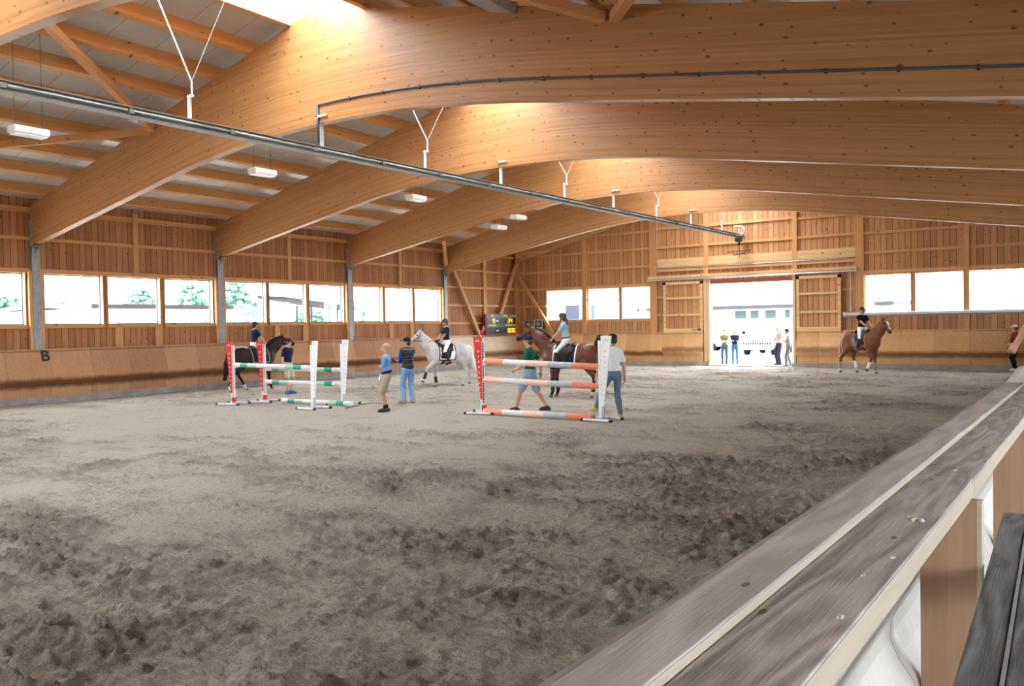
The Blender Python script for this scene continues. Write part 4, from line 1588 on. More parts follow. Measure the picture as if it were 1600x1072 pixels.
def grow(prims, vox, clip=None, infl=0.0):
    """smooth union of all limbs -> surface-net mesh (verts, quads)"""
    lo = np.min([prim_box(p)[0] for p in prims], 0) - 0.03 - infl
    hi = np.max([prim_box(p)[1] for p in prims], 0) + 0.03 + infl
    n = np.ceil((hi - lo) / vox).astype(int) + 2
    D = np.full(n, 9.0, np.float32)
    ax = [lo[i] + vox * np.arange(n[i]) for i in range(3)]
    for p in prims:
        k = p[5] if p[0] == 'rc' else p[3]
        b0, b1 = prim_box(p)
        m = k * 1.5 + 2.5 * vox + infl
        i0 = np.maximum(((b0 - m - lo) / vox).astype(int), 0)
        i1 = np.minimum(((b1 + m - lo) / vox).astype(int) + 2, n)
        X, Y, Z = np.meshgrid(ax[0][i0[0]:i1[0]], ax[1][i0[1]:i1[1]], ax[2][i0[2]:i1[2]], indexing='ij')
        if p[0] == 'rc':
            a, b, ra, rb = p[1], p[2], p[3], p[4]
            qx, qy, qz = X - a[0], Y - a[1], Z - a[2]
            ba = b - a
            if p[6] is not None:
                nn, s = p[6]
                nn = nrm(np.array(nn, float))
                w = (qx * nn[0] + qy * nn[1] + qz * nn[2]) * (1 / s - 1)
                qx, qy, qz = qx + w * nn[0], qy + w * nn[1], qz + w * nn[2]
                ba = ba + (1 / s - 1) * ba.dot(nn) * nn
            t_ = np.clip((qx * ba[0] + qy * ba[1] + qz * ba[2]) / (ba.dot(ba) + 1e-9), 0, 1)
            d = np.sqrt((qx - t_ * ba[0]) ** 2 + (qy - t_ * ba[1]) ** 2 + (qz - t_ * ba[2]) ** 2) - (ra + (rb - ra) * t_)
            u = nrm(b - a)
            if p[7] is not None:
                d = np.maximum(d, (X - b[0]) * u[0] + (Y - b[1]) * u[1] + (Z - b[2]) * u[2])
            if p[8] is not None:
                d = np.maximum(d, -((X - a[0]) * u[0] + (Y - a[1]) * u[1] + (Z - a[2]) * u[2]))
        else:
            q = [X - p[1][0], Y - p[1][1], Z - p[1][2]]
            if p[4] is not None:
                R = p[4]
                q = [q[0] * R[0, i] + q[1] * R[1, i] + q[2] * R[2, i] for i in range(3)]
            r = p[2]
            k0 = np.sqrt((q[0] / r[0]) ** 2 + (q[1] / r[1]) ** 2 + (q[2] / r[2]) ** 2)
            k1 = np.sqrt((q[0] / r[0] ** 2) ** 2 + (q[1] / r[1] ** 2) ** 2 + (q[2] / r[2] ** 2) ** 2) + 1e-6
            d = k0 * (k0 - 1) / k1
        d = d - infl
        sl = tuple(slice(i0[i], i1[i]) for i in range(3))
        E_ = D[sl]
        if k > 0:
            hh = np.clip(0.5 + 0.5 * (E_ - d) / k, 0, 1)
            D[sl] = E_ * (1 - hh) + d * hh - k * hh * (1 - hh)
        else:
            D[sl] = np.minimum(E_, d)
    if clip is not None:
        X, Y, Z = np.meshgrid(ax[0], ax[1], ax[2], indexing='ij', sparse=True)
        D = np.maximum(D, clip(X, Y, Z))
    D[0], D[-1] = 1, 1
    D[:, 0], D[:, -1] = 1, 1
    D[:, :, 0], D[:, :, -1] = 1, 1
    ins = D < 0
    c = np.zeros(n - 1, np.int8)
    for dx in (0, 1):
        for dy in (0, 1):
            for dz in (0, 1):
                c += ins[dx:n[0] - 1 + dx, dy:n[1] - 1 + dy, dz:n[2] - 1 + dz]
    act = (c > 0) & (c < 8)
    ci = np.argwhere(act)
    if len(ci) == 0:
        return np.zeros((0, 3)), np.zeros((0, 4), int)
    ids = np.full(n - 1, -1, np.int64)
    ids[act] = np.arange(len(ci))
    pos = np.zeros((len(ci), 3))
    cnt = np.zeros(len(ci))
    for axn in range(3):
        o1, o2 = [(1, 2), (0, 2), (0, 1)][axn]
        for u in (0, 1):
            for w in (0, 1):
                s0 = np.zeros(3, int)
                s0[o1], s0[o2] = u, w
                s1 = s0.copy()
                s1[axn] = 1
                a = D[tuple((ci + s0).T)]
                b = D[tuple((ci + s1).T)]
                m = (a < 0) != (b < 0)
                t_ = np.where(m, a / np.where(m, a - b, 1), 0)
                pt = (ci + s0).astype(float)
                pt[:, axn] += t_
                pos[m] += pt[m]
                cnt[m] += 1
    V = lo + vox * pos / cnt[:, None]
    Q = []
    for axn in range(3):
        o1, o2 = [(1, 2), (2, 0), (0, 1)][axn]
        sh = [slice(0, n[i] - 1) if i == axn else slice(1, n[i] - 1) for i in range(3)]
        sh2 = [slice(1, n[i]) if i == axn else slice(1, n[i] - 1) for i in range(3)]
        a, b = ins[tuple(sh)], ins[tuple(sh2)]
        for flip, m in ((False, a & ~b), (True, ~a & b)):
            g = np.argwhere(m)
            if not len(g):
                continue
            g[:, o1] += 1
            g[:, o2] += 1
            e1, e2 = np.zeros(3, int), np.zeros(3, int)
            e1[o1], e2[o2] = 1, 1
            q = np.stack([ids[tuple((g - e1 - e2).T)], ids[tuple((g - e2).T)], ids[tuple(g.T)], ids[tuple((g - e1).T)]], 1)
            Q.append(q[:, ::-1] if flip else q)
    return V, np.concatenate(Q)


def skin_obj(name, VQ, mats, parent, matfn=None):
    V, Q = VQ
    if len(V) == 0:
        return None
    me = bpy.data.meshes.new(name)
    me.vertices.add(len(V))
    me.vertices.foreach_set('co', V.astype(np.float32).ravel())
    me.loops.add(Q.size)
    me.loops.foreach_set('vertex_index', Q.ravel().astype(np.int32))
    me.polygons.add(len(Q))
    me.polygons.foreach_set('loop_start', np.arange(0, Q.size, 4, dtype=np.int32))
    mats = mats if isinstance(mats, (list, tuple)) else [mats]
    for m in mats:
        me.materials.append(m)
    if matfn is not None:
        me.polygons.foreach_set('material_index', np.asarray(matfn(V[Q].mean(1)), dtype=np.int32))
    me.polygons.foreach_set('use_smooth', np.ones(len(Q), dtype=bool))
    me.update(calc_edges=True)
    o = bpy.data.objects.new(name, me)
    COL.objects.link(o)
    o.parent = parent
    return o


def ik(a, b, l1, l2, hint):
    """middle joint of a two-bone chain from a to b, bending towards hint"""
    d = b - a
    L = np.linalg.norm(d)
    if L > (l1 + l2) * 0.995:
        b = a + d / L * (l1 + l2) * 0.995
        d = b - a
        L = np.linalg.norm(d)
    u = d / L
    x = (l1 * l1 - l2 * l2 + L * L) / (2 * L)
    h = math.sqrt(max(l1 * l1 - x * x, 0))
    hv = np.array(hint, float)
    hv = nrm(hv - u * hv.dot(u))
    return a + u * x + hv * h, b


def rotz(v, a):
    c, s = math.cos(a), math.sin(a)
    return v3(v[0] * c - v[1] * s, v[0] * s + v[1] * c, v[2])


m_skin = plain('skin', (0.56, 0.30, 0.20), 0.5, var=0.05)
m_lip = plain('lips', (0.42, 0.15, 0.12), 0.5)
m_eye = plain('eye_dark', (0.03, 0.025, 0.022), 0.25)
HAIR = {'brown': plain('hair_brown', (0.07, 0.04, 0.022), 0.5), 'blond': plain('hair_blond', (0.44, 0.29, 0.13), 0.5), 'grey': plain('hair_grey', (0.30, 0.28, 0.26), 0.6), 'dark': plain('hair_dark', (0.03, 0.02, 0.015), 0.5)}


def cloth(name, col, rough=0.85):
    return plain('cloth_' + name, col, rough, var=0.10, scale=14.0, spec=0.15)


def build_person(label, loc, yaw, h, hip=(0, 0, 0.93), lean=0.03, side=0.0, twist=0.0, feet=None, toes=(0.15, -0.15), hands=None,
                 elbow=((-1, 0.5, -0.3), (-1, -0.5, -0.3)), knee=((1, 0.1, 0), (1, -0.1, 0)), head=(0, 0), top='polo', topc=None, sleeve=0.62, bottom='long',
                 botc=None, shoec=None, hair='brown', hairlen=0.0, hat=None, hatc=None, vestc=None, collar=None, belt=None, boots=None, socks=None,
                 group=None, vox=0.0085, pony=False, cat='person', extra=None, glove=None, curl=0.5, tuck=False, handdir=(None, None), short_len=0.92):
    root = thing('person', label, cat, loc, yaw, group)
    k = h / 1.75
    hip = v3(*hip)
    if feet is None:
        feet = ((0.02, 0.10, 0.08), (0.0, -0.10, 0.08))
    if hands is None:
        hands = ((0.05, 0.24, 0.80), (0.05, -0.24, 0.80))
    up = nrm(v3(math.sin(lean), -math.sin(side), math.cos(lean)))
    fwd = rotz(v3(1, 0, 0), twist)
    fwd = nrm(fwd - up * up.dot(fwd))
    lf = np.cross(up, fwd)
    ch = hip + up * 0.40 + fwd * 0.005
    sh = hip + up * 0.485
    nk = hip + up * 0.565
    hd = nrm(up * 0.8 + v3(0, 0, 1))
    hf = rotz(v3(1, 0, 0), twist + head[0])
    hp = math.sin(head[1])
    hf = nrm(hf - hd * hd.dot(hf) + hd * hp)
    hu = nrm(hd - hf * hf.dot(hd))
    hl = np.cross(hu, hf)
    hc = nk + hd * 0.155 + hf * 0.02
    J = {}
    for s, i in ((1, 0), (-1, 1)):
        hj = hip + lf * (s * 0.088) - up * 0.02
        kn, an = ik(hj, v3(*feet[i]), 0.44, 0.42, knee[i])
        sj = sh + lf * (s * 0.178) - up * 0.03
        el, wr = ik(sj, v3(*hands[i]), 0.285, 0.25, elbow[i])
        J[i] = (hj, kn, an, sj, el, wr)
    HR = np.stack([hf, hl, hu], 1)          # head frame: columns forward, left, up

    def H(f, l, u):
        return hc + hf * f + hl * l + hu * u

    # ---- skin
    P = [EL(hip + up * 0.02, (0.115, 0.158, 0.12), 0.05, np.stack([fwd, lf, up], 1)),
         EL(hip + up * 0.20, (0.10, 0.128, 0.16), 0.06, np.stack([fwd, lf, up], 1)),
         EL(ch, (0.112, 0.158, 0.17), 0.06, np.stack([fwd, lf, up], 1)),
         RC(sh + lf * 0.14, sh - lf * 0.14, 0.062, 0.062, 0.06),
         RC(sh + up * 0.01, nk + hd * 0.06 + hf * 0.008, 0.066, 0.052, 0.035)]
    HEADP = [EL(H(-0.012, 0, 0.030), (0.096, 0.076, 0.092), 0.03, HR), EL(H(0.032, 0, -0.042), (0.062, 0.056, 0.074), 0.03, HR),
             RC(H(0.085, 0, 0.015), H(0.106, 0, -0.022), 0.009, 0.014, 0.012), EL(H(0.068, 0, -0.092), (0.026, 0.03, 0.022), 0.02, HR),
             EL(H(0.078, 0, -0.060), (0.016, 0.026, 0.012), 0.012, HR), EL(H(0.072, 0, 0.032), (0.022, 0.055, 0.014), 0.015, HR)]
    for s in (1, -1):
        HEADP += [EL(H(-0.005, s * 0.078, -0.005), (0.020, 0.010, 0.032), 0.008, HR), EL(H(0.055, s * 0.04, -0.025), (0.028, 0.022, 0.024), 0.02, HR)]
    P += HEADP
    for s, i in ((1, 0), (-1, 1)):
        hj, kn, an, sj, el, wr = J[i]
        P += [RC(hj, kn, 0.082, 0.054, 0.04), RC(kn, kn + (an - kn) * 0.33 - nrm(np.cross(lf, an - kn)) * -0.006, 0.050, 0.050, 0.02), RC(kn + (an - kn) * 0.33, an, 0.048, 0.034, 0.02)]
        P += [RC(sj, el, 0.049, 0.040, 0.035), RC(el, el + (wr - el) * 0.4, 0.039, 0.038, 0.02), RC(el + (wr - el) * 0.4, wr, 0.038, 0.026, 0.02)]
        tdir = rotz(v3(1, 0, 0), toes[i])
        if feet[i][2] > 0.3:
            tdir = nrm(tdir + v3(0, 0, -0.12))
        heel = an + v3(0, 0, -0.045) - tdir * 0.045
        ball = an + v3(0, 0, -0.052) + tdir * 0.11
        toe = an + v3(0, 0, -0.058) + tdir * 0.165
        J[i] += (heel, ball, toe, tdir)
        P += [RC(an, ball, 0.036, 0.028, 0.02), RC(heel, ball, 0.032, 0.030, 0.02), RC(ball, toe, 0.030, 0.02, 0.02)]
        # hand: palm, four fingers of unequal length, thumb from the side of the palm
        fd = nrm(wr - el) if handdir[i] is None else nrm(np.array(handdir[i], float))
        th = nrm(fwd * 0.8 + up * 0.3 - fd * fd.dot(fwd * 0.8 + up * 0.3))
        if np.linalg.norm(np.cross(fd, fwd)) < 0.35:
            th = nrm(up - fd * fd.dot(up))
        pn = np.cross(fd, th) * s
        pn = -pn if pn.dot(lf * s) > 0 else pn
        pc = wr + fd * 0.05
        P += [RC(wr, wr + fd * 0.03, 0.025, 0.024, 0.012, (pn, 0.75)), RC(wr + fd * 0.035 + th * 0.014, wr + fd * 0.085 + th * 0.020, 0.022, 0.020, 0.012, (pn, 0.6)),
              RC(wr + fd * 0.035 - th * 0.014, wr + fd * 0.08 - th * 0.020, 0.022, 0.020, 0.012, (pn, 0.6))]
        for q, (off, ln, sp) in enumerate(((0.030, 0.068, 0.10), (0.011, 0.076, 0.03), (-0.009, 0.071, -0.04), (-0.028, 0.056, -0.12))):
            b0 = wr + fd * 0.088 + th * off
            c1 = curl * (0.7 + 0.12 * q)
            d1 = nrm(fd * math.cos(c1) + pn * math.sin(c1) + th * sp)
            d2 = nrm(fd * math.cos(c1 * 2.1) + pn * math.sin(c1 * 2.1) + th * sp * 0.5)
            m1 = b0 + d1 * ln * 0.52
            P += [RC(b0, m1, 0.0095, 0.0088, 0.004), RC(m1, m1 + d2 * ln * 0.48, 0.0088, 0.0075, 0.003)]
        t0 = wr + fd * 0.025 + th * 0.026
        t1 = t0 + nrm(fd * 0.6 + th * 0.7 + pn * 0.25) * 0.035
        P += [RC(t0 - th * 0.008, t1, 0.012, 0.0105, 0.008), RC(t1, t1 + nrm(fd * 0.85 + th * 0.25 + pn * 0.35) * 0.032, 0.0105, 0.008, 0.004)]
    eyeL, eyeR = H(0.083, 0.031, 0.010), H(0.083, -0.031, 0.010)
    lip = H(0.095, 0, -0.060)

    def bodymat(c):
        m = np.zeros(len(c), int)
        m[(np.linalg.norm(c - eyeL, axis=1) < 0.0125) | (np.linalg.norm(c - eyeR, axis=1) < 0.0125)] = 1
        dl = c - lip
        m[(np.abs(dl @ hl) < 0.024) & (np.abs(dl @ hu) < 0.008) & ((dl @ hf) > -0.02)] = 2
        if glove is not None:
            for i in (0, 1):
                m[((c - J[i][5]) @ nrm(J[i][5] - J[i][4]) > -0.005) & (np.linalg.norm(c - J[i][5], axis=1) < 0.22)] = 3
        return m

    def sc(VQ):
        return VQ[0] * k, VQ[1]
    V, Q = grow(P, vox)
    mats = [m_skin, m_eye, m_lip] + ([glove] if glove is not None else [])
    fm = bodymat(V[Q].mean(1))
    skin_obj('body', (V * k, Q), mats, root, lambda c: fm)

    # ---- shirt
    R3 = np.stack([fwd, lf, up], 1)
    g = 0.014

    def sleeves(fr, infl, r_end=None):
        out = []
        for s, i in ((1, 0), (-1, 1)):
            hj, kn, an, sj, el, wr = J[i][:6]
            if fr <= 1:
                e = sj + (el - sj) * fr
                out.append(RC(sj, e, 0.056 + infl, 0.054 + infl, 0.04, None, 1))
            else:
                e = el + (wr - el) * (fr - 1)
                out += [RC(sj, el, 0.056 + infl, 0.048 + infl, 0.04), RC(el, e, 0.047 + infl, 0.036 + infl, 0.03, None, 1)]
        return out

    def torso(infl, tuckd, slim=1.0):
        T = [EL(hip + up * 0.20, (0.108 + infl, 0.134 + infl, 0.19), 0.06, R3), EL(ch, (0.118 + infl, 0.162 + infl, 0.175), 0.06, R3),
             RC(sh + lf * 0.14, sh - lf * 0.14, 0.064 + infl, 0.064 + infl, 0.06), RC(sh, nk, 0.075 + infl, 0.054 + infl * 0.5, 0.03)]
        T.append(EL(hip + up * 0.05, (0.118 + infl, 0.155 + infl, 0.12), 0.06, R3))
        return T

    def clipper(z_hem, z_neck, ev=0.015):
        a, b = hip + up * z_hem, hip + up * z_neck + fwd * 0.0
        nu = nrm(up + fwd * 0.35)

        def c(X, Y, Z):
            lo = -((X - a[0]) * up[0] + (Y - a[1]) * up[1] + (Z - a[2]) * up[2])
            # keep sleeves: the hem plane only cuts near the trunk
            dl = np.abs((X - a[0]) * lf[0] + (Y - a[1]) * lf[1] + (Z - a[2]) * lf[2])
            df = np.sqrt(((X - a[0]) * fwd[0] + (Y - a[1]) * fwd[1] + (Z - a[2]) * fwd[2]) ** 2 + dl ** 2)
            lo = np.where(df > 0.235, -1.0, lo)
            hi_ = (X - b[0]) * nu[0] + (Y - b[1]) * nu[1] + (Z - b[2]) * nu[2]
            hi_ = np.where(df > 0.12, -1.0, hi_)
            return np.maximum(lo, hi_)
        return c
    hem = 0.075 if tuck else -0.07
    shirt = grow(torso(0.006, tuck) + sleeves(sleeve, 0.004), 0.011, clipper(hem, 0.575))
    so = skin_obj('shirt', sc(shirt), topc, root)
    if collar is not None:
        cb = nk + hd * 0.0 - fwd * 0.004
        cV = grow([RC(cb - hd * 0.03, cb + hd * 0.018, 0.068, 0.062, 0.0, None, 1, 1)], 0.008)
        skin_obj('collar', sc(cV), collar, so)
    if vestc is not None:
        vV = grow(torso(0.028, False), 0.011, clipper(-0.06, 0.585))
        if callable(getattr(vestc, 'update_tag', None)):
            skin_obj('vest', sc(vV), vestc, root)
    # ---- trousers
    seat = [EL(hip + up * 0.01, (0.128, 0.168, 0.125), 0.05, R3), EL(hip + up * 0.08, (0.118, 0.150, 0.07), 0.04, R3)]
    B = list(seat)
    for s, i in ((1, 0), (-1, 1)):
        hj, kn, an = J[i][:3]
        if bottom == 'long':
            B += [RC(hj, kn, 0.096, 0.076, 0.045), RC(kn, an + (an - kn) * 0.06, 0.076, 0.066, 0.03, None, 1)]
        elif bottom == 'slim':
            B += [RC(hj, kn, 0.092, 0.066, 0.045), RC(kn, kn + (an - kn) * 0.35, 0.066, 0.066, 0.03), RC(kn + (an - kn) * 0.35, an, 0.066, 0.050, 0.03, None, 1)]
        elif bottom == 'shorts':
            e = hj + (kn - hj) * short_len
            B += [RC(hj, e, 0.100, 0.088, 0.045, None, 1)]
        elif bottom == 'breeches':
            e = kn + (an - kn) * 0.35
            B += [RC(hj, kn, 0.090, 0.061, 0.045), RC(kn, e, 0.060, 0.058, 0.03, None, 1)]
    wa = hip + up * 0.115

    def waist(X, Y, Z):
        d = (X - wa[0]) * up[0] + (Y - wa[1]) * up[1] + (Z - wa[2]) * up[2]
        return np.where((X - hip[0]) ** 2 + (Y - hip[1]) ** 2 > 0.055, -1.0, d)
    skin_obj({'long': 'jeans', 'slim': 'trousers', 'shorts': 'shorts', 'breeches': 'breeches'}[bottom], sc(grow(B, 0.010, waist)), botc, root)
    if belt is not None:
        wb = hip + up * 0.10

        def bc(X, Y, Z):
            return np.abs((X - wb[0]) * up[0] + (Y - wb[1]) * up[1] + (Z - wb[2]) * up[2]) - 0.019
        skin_obj('belt', sc(grow(seat + torso(0.006, True)[:1], 0.0085, bc, infl=0.008)), belt, root)
    # ---- footwear, one of each per foot
    for s, i in ((1, 0), (-1, 1)):
        hj, kn, an, sj, el, wr, heel, ball, toe, td = J[i]
        sole = an[2] - 0.083

        def flat(X, Y, Z, sole=sole):
            return sole - Z + 0 * X + 0 * Y
        F = [RC(an + v3(0, 0, -0.01), ball, 0.050, 0.040, 0.02), RC(heel, ball, 0.046, 0.046, 0.02), RC(ball, toe, 0.045, 0.034, 0.02)]
        if boots is not None:
            e = kn + (an - kn) * 0.06
            F += [RC(e, kn + (an - kn) * 0.4, 0.066, 0.063, 0.03, None, None, 1), RC(kn + (an - kn) * 0.4, an, 0.062, 0.048, 0.03)]
            skin_obj('riding_boot', sc(grow(F, 0.0095, None if an[2] > 0.3 else flat)), boots, root)
        else:
            sm = shoec
            skin_obj('shoe', sc(grow(F, 0.0085, flat)), sm, root)
            if socks is not None:
                skin_obj('sock', sc(grow([RC(an + (kn - an) * 0.24, an, 0.047, 0.044, 0.02, None, None, 1)], 0.0085)), socks, root)
    # ---- hair and headgear
    cutn = nrm(v3(1, 0, -0.62))

    def hairclip(X, Y, Z):
        f = (X - hc[0]) * hf[0] + (Y - hc[1]) * hf[1] + (Z - hc[2]) * hf[2]
        u = (X - hc[0]) * hu[0] + (Y - hc[1]) * hu[1] + (Z - hc[2]) * hu[2]
        return np.maximum((f - 0.052 - 0.35 * u) * 0.9, -0.085 - hairlen - u)
    HP = [EL(H(-0.018, 0, 0.038), (0.108, 0.090, 0.100), 0.03, HR), EL(H(-0.05, 0, -0.03), (0.070, 0.078, 0.075 + hairlen), 0.03, HR)]
    if hat != 'helmet' or hairlen > 0:
        if hat:
            HP = [EL(H(-0.016, 0, 0.02), (0.103, 0.084, 0.085), 0.03, HR), EL(H(-0.05, 0, -0.03), (0.064, 0.072, 0.06 + hairlen), 0.03, HR)]
        skin_obj('hair', sc(grow(HP, 0.0085, hairclip)), HAIR[hair], root)
    if pony:
        PT = [RC(H(-0.10, 0, -0.03), H(-0.13, 0, -0.09), 0.026, 0.032, 0.02), RC(H(-0.13, 0, -0.09), H(-0.135, 0, -0.20), 0.032, 0.026, 0.02), RC(H(-0.135, 0, -0.20), H(-0.12, 0, -0.30), 0.025, 0.008, 0.02)]
        skin_obj('ponytail', sc(grow(PT, 0.0085)), HAIR[hair], root)
    if hat == 'cap':
        def capclip(X, Y, Z):
            u = (X - hc[0]) * hu[0] + (Y - hc[1]) * hu[1] + (Z - hc[2]) * hu[2]
            return 0.038 - u
        co = skin_obj('cap', sc(grow([EL(H(-0.014, 0, 0.045), (0.112, 0.093, 0.096), 0.02, HR)], 0.0085, capclip)), hatc, root)
        skin_obj('cap_brim', sc(grow([EL(H(0.105, 0, 0.040), (0.080, 0.072, 0.011), 0.0, np.stack([nrm(hf - hu * 0.22), hl, nrm(hu + hf * 0.22)], 1))], 0.0075)), hatc, co)
    if hat == 'helmet':
        def hclip(X, Y, Z):
            f = (X - hc[0]) * hf[0] + (Y - hc[1]) * hf[1] + (Z - hc[2]) * hf[2]
            u = (X - hc[0]) * hu[0] + (Y - hc[1]) * hu[1] + (Z - hc[2]) * hu[2]
            return (0.030 + 0.45 * f * (f < 0)) - u
        co = skin_obj('riding_helmet', sc(grow([EL(H(-0.012, 0, 0.050), (0.128, 0.104, 0.106), 0.02, HR)], 0.0085, hclip)), hatc, root)
        skin_obj('helmet_peak', sc(grow([EL(H(0.115, 0, 0.040), (0.055, 0.076, 0.012), 0.0, np.stack([nrm(hf - hu * 0.25), hl, nrm(hu + hf * 0.25)], 1))], 0.0075)), hatc, co)
        mb = MB()
        pts = [H(0.0, 0.088 * math.cos(a_), -0.03 - 0.085 * math.sin(a_)) + hf * (0.02 + 0.045 * math.sin(a_)) for a_ in np.linspace(-0.5, PI + 0.5, 13)]
        mb.tube([tuple(p * k) for p in pts], 0.008 * k, 6)
        obj('chin_strap', mb, m_black, co)
    if extra:
        extra(root, k, hip, up, fwd, lf, J, H)
    return root, J


# ----------------------------------------------------------------- horses
def build_horse(label, loc, yaw, Sc, legs, poll, nose, coat, dark, colorfn, mane_c, tail_pts, tail_c, tail_r=0.09, pad_c=None, pad_trim=None, saddle_c=None, wraps=None,
                hand=None, neckmid=None, head_tilt=0.0, wrapz=(0.16, 0.42), vox=0.0135, breast=None):
    root = thing('horse', label, 'horse', loc, yaw)
    poll, nose = np.array(poll, float), np.array(nose, float)
    T = [EL((0.14, 0, 1.165), (0.60, 0.275, 0.335), 0.10), EL((-0.22, 0, 1.14), (0.48, 0.27, 0.305), 0.10),
         EL((-0.58, 0, 1.235), (0.37, 0.285, 0.315), 0.10), EL((0.56, 0, 1.14), (0.20, 0.21, 0.28), 0.10),
         RC((0.40, 0, 1.40), (-0.05, 0, 1.33), 0.14, 0.13, 0.10, ((0, 1, 0), 0.7)),
         EL((-0.50, 0, 1.40), (0.30, 0.20, 0.145), 0.10)]
    for s in (1, -1):
        T += [EL((-0.68, s * 0.13, 1.06), (0.22, 0.135, 0.34), 0.08), EL((0.44, s * 0.15, 1.15), (0.19, 0.11, 0.32), 0.08)]
    mid = (v3(0.52, 0, 1.28) * 0.45 + poll * 0.55 + v3(0.03, 0, 0.05)) if neckmid is None else np.array(neckmid, float)
    hd = nrm(nose - poll)
    hl = nrm(np.cross(v3(0, 0, 1), hd))
    hu = np.cross(hd, hl)
    NK = [RC((0.47, 0, 1.24), mid, 0.285, 0.205, 0.10, ((0, 1, 0), 0.56)), RC(mid, poll - hu * 0.03, 0.205, 0.128, 0.08, ((0, 1, 0), 0.60))]
    HL = np.linalg.norm(nose - poll)

    def H(f, l, u):
        return poll + hd * f * HL + hl * l + hu * u
    HD = [RC(H(0.02, 0, 0.0), H(0.42, 0, 0.0), 0.105, 0.088, 0.05, (hl, 0.85)), RC(H(0.42, 0, 0.0), H(0.92, 0, -0.012), 0.086, 0.056, 0.04, (hl, 0.85)),
          EL(H(0.22, 0, -0.085), (0.12, 0.062, 0.105), 0.05, np.stack([hd, hl, hu], 1)), EL(H(0.95, 0, -0.03), (0.062, 0.055, 0.062), 0.04, np.stack([hd, hl, hu], 1)),
          EL(H(0.86, 0, -0.075), (0.055, 0.040, 0.032), 0.03, np.stack([hd, hl, hu], 1))]
    for s in (1, -1):
        HD += [RC(H(-0.02, s * 0.055, 0.07), H(-0.12, s * 0.075, 0.20), 0.034, 0.008, 0.02, (hd, 0.6)), EL(H(0.30, s * 0.068, 0.045), (0.032, 0.016, 0.022), 0.02, np.stack([hd, hl, hu], 1))]
    L = []
    CAN = []
    for nm, j in legs.items():
        j = [np.array(q, float) for q in j]
        if nm[0] == 'f':
            el, kn, fe, ho = j
            w = [0.118, 0.086, 0.056, 0.040, 0.037, 0.047]
        else:
            st, kn, fe, ho = j
            w = [0.150, 0.085, 0.060, 0.046, 0.041, 0.050]
            el = st
        m = kn + (fe - kn) * 0.25
        L += [RC(el, el + (kn - el) * 0.5, w[0], w[1], 0.06, ((0, 1, 0), 0.8)), RC(el + (kn - el) * 0.5, kn, w[1], w[2], 0.05), RC(kn, m, w[2], w[3], 0.02), RC(m, fe, w[3], w[4], 0.02),
              RC(fe, fe + (ho - fe) * 0.1, w[5], w[5] * 0.9, 0.02)]
        if nm[0] == 'h':
            d = nrm(fe - kn)
            L += [EL(kn + v3(-0.035, 0, 0.02), (0.04, 0.032, 0.05), 0.03)]
        co = fe + (ho - fe) * 0.62
        L += [RC(fe, co, 0.042, 0.042, 0.02), RC(co, ho, 0.046, 0.060, 0.012, None, 1)]
        CAN.append((nm, kn, fe, ho))
    P = T + NK + HD + L
    V, Q = grow(P, vox)
    hooves = [(ho + (fe - ho) * 0.40, nrm(ho - fe)) for _, kn, fe, ho in CAN]
    C = V[Q].mean(1)
    fm = colorfn(C, CAN, poll, hd, hl, hu, HL)
    for c0, d0 in hooves:
        fm[(np.linalg.norm(C - c0, axis=1) < 0.13) & ((C - c0) @ d0 > 0.0)] = 2
    for s in (1, -1):
        fm[np.linalg.norm(C - H(0.30, s * 0.075, 0.045), axis=1) < 0.030] = 3
        fm[np.linalg.norm(C - H(0.97, s * 0.045, 0.0), axis=1) < 0.020] = 3
    skin_obj('body', (V * Sc, Q), [coat, dark, m_hoof, m_eye, m_sock], root, lambda c: fm)
    # mane along the crest
    M = []
    crest0 = v3(0.36, 0, 1.53)
    cp = [crest0, (mid + (crest0 - v3(0.47, 0, 1.24)) * 0.0) + np.cross(v3(0, 1, 0), nrm(poll - v3(0.47, 0, 1.24))) * -0.235, poll + hu * 0.10 - hd * 0.02]
    pts = []
    for u in np.linspace(0, 1, 12):
        pts.append(cp[0] * (1 - u) ** 2 + 2 * u * (1 - u) * (cp[1] * 2 - (cp[0] + cp[2]) / 2) + cp[2] * u * u)
    for a, b in zip(pts[:-1], pts[1:]):
        M.append(RC(a, b, 0.034, 0.034, 0.02, ((0, 1, 0), 0.8)))
    for i, a in enumerate(pts):
        ln = 0.19 + 0.03 * ((i * 7) % 3)
        for s in (1, -1):
            M.append(RC(a, a + v3(-0.02, s * 0.085, -ln), 0.026, 0.012, 0.02, ((0, 1, 0), 0.6)))
    M.append(RC(poll + hu * 0.10, H(0.26, 0, 0.085), 0.030, 0.014, 0.02))
    skin_obj('mane', (lambda VQ: (VQ[0] * Sc, VQ[1]))(grow(M, vox)), mane_c, root)
    # tail
    tp = [np.array(p, float) for p in tail_pts]
    TL = []
    n = len(tp) - 1
    for i in range(n):
        r0 = tail_r * (0.55 + 0.45 * math.sin(PI * (0.15 + 0.75 * i / n)))
        r1 = tail_r * (0.55 + 0.45 * math.sin(PI * (0.15 + 0.75 * (i + 1) / n))) * (0.35 if i == n - 1 else 1)
        TL.append(RC(tp[i], tp[i + 1], r0, r1, 0.03, ((0, 1, 0), 0.75)))
        if i > 0:
            for s in (1, -1):
                TL.append(RC(tp[i] + v3(0.01 * s, 0.03 * s, 0), tp[i + 1] + v3(-0.035 * s, 0.05 * s, -0.02 * (i % 2)), r0 * 0.5, r1 * 0.4, 0.015))
    skin_obj('tail', (lambda VQ: (VQ[0] * Sc, VQ[1]))(grow(TL, vox)), tail_c, root)

    def shell(name, prims, infl, clip, mat, par=None, vx=0.012):
        return skin_obj(name, (lambda VQ: (VQ[0] * Sc, VQ[1]))(grow(prims, vx, clip, infl)), mat, par or root)

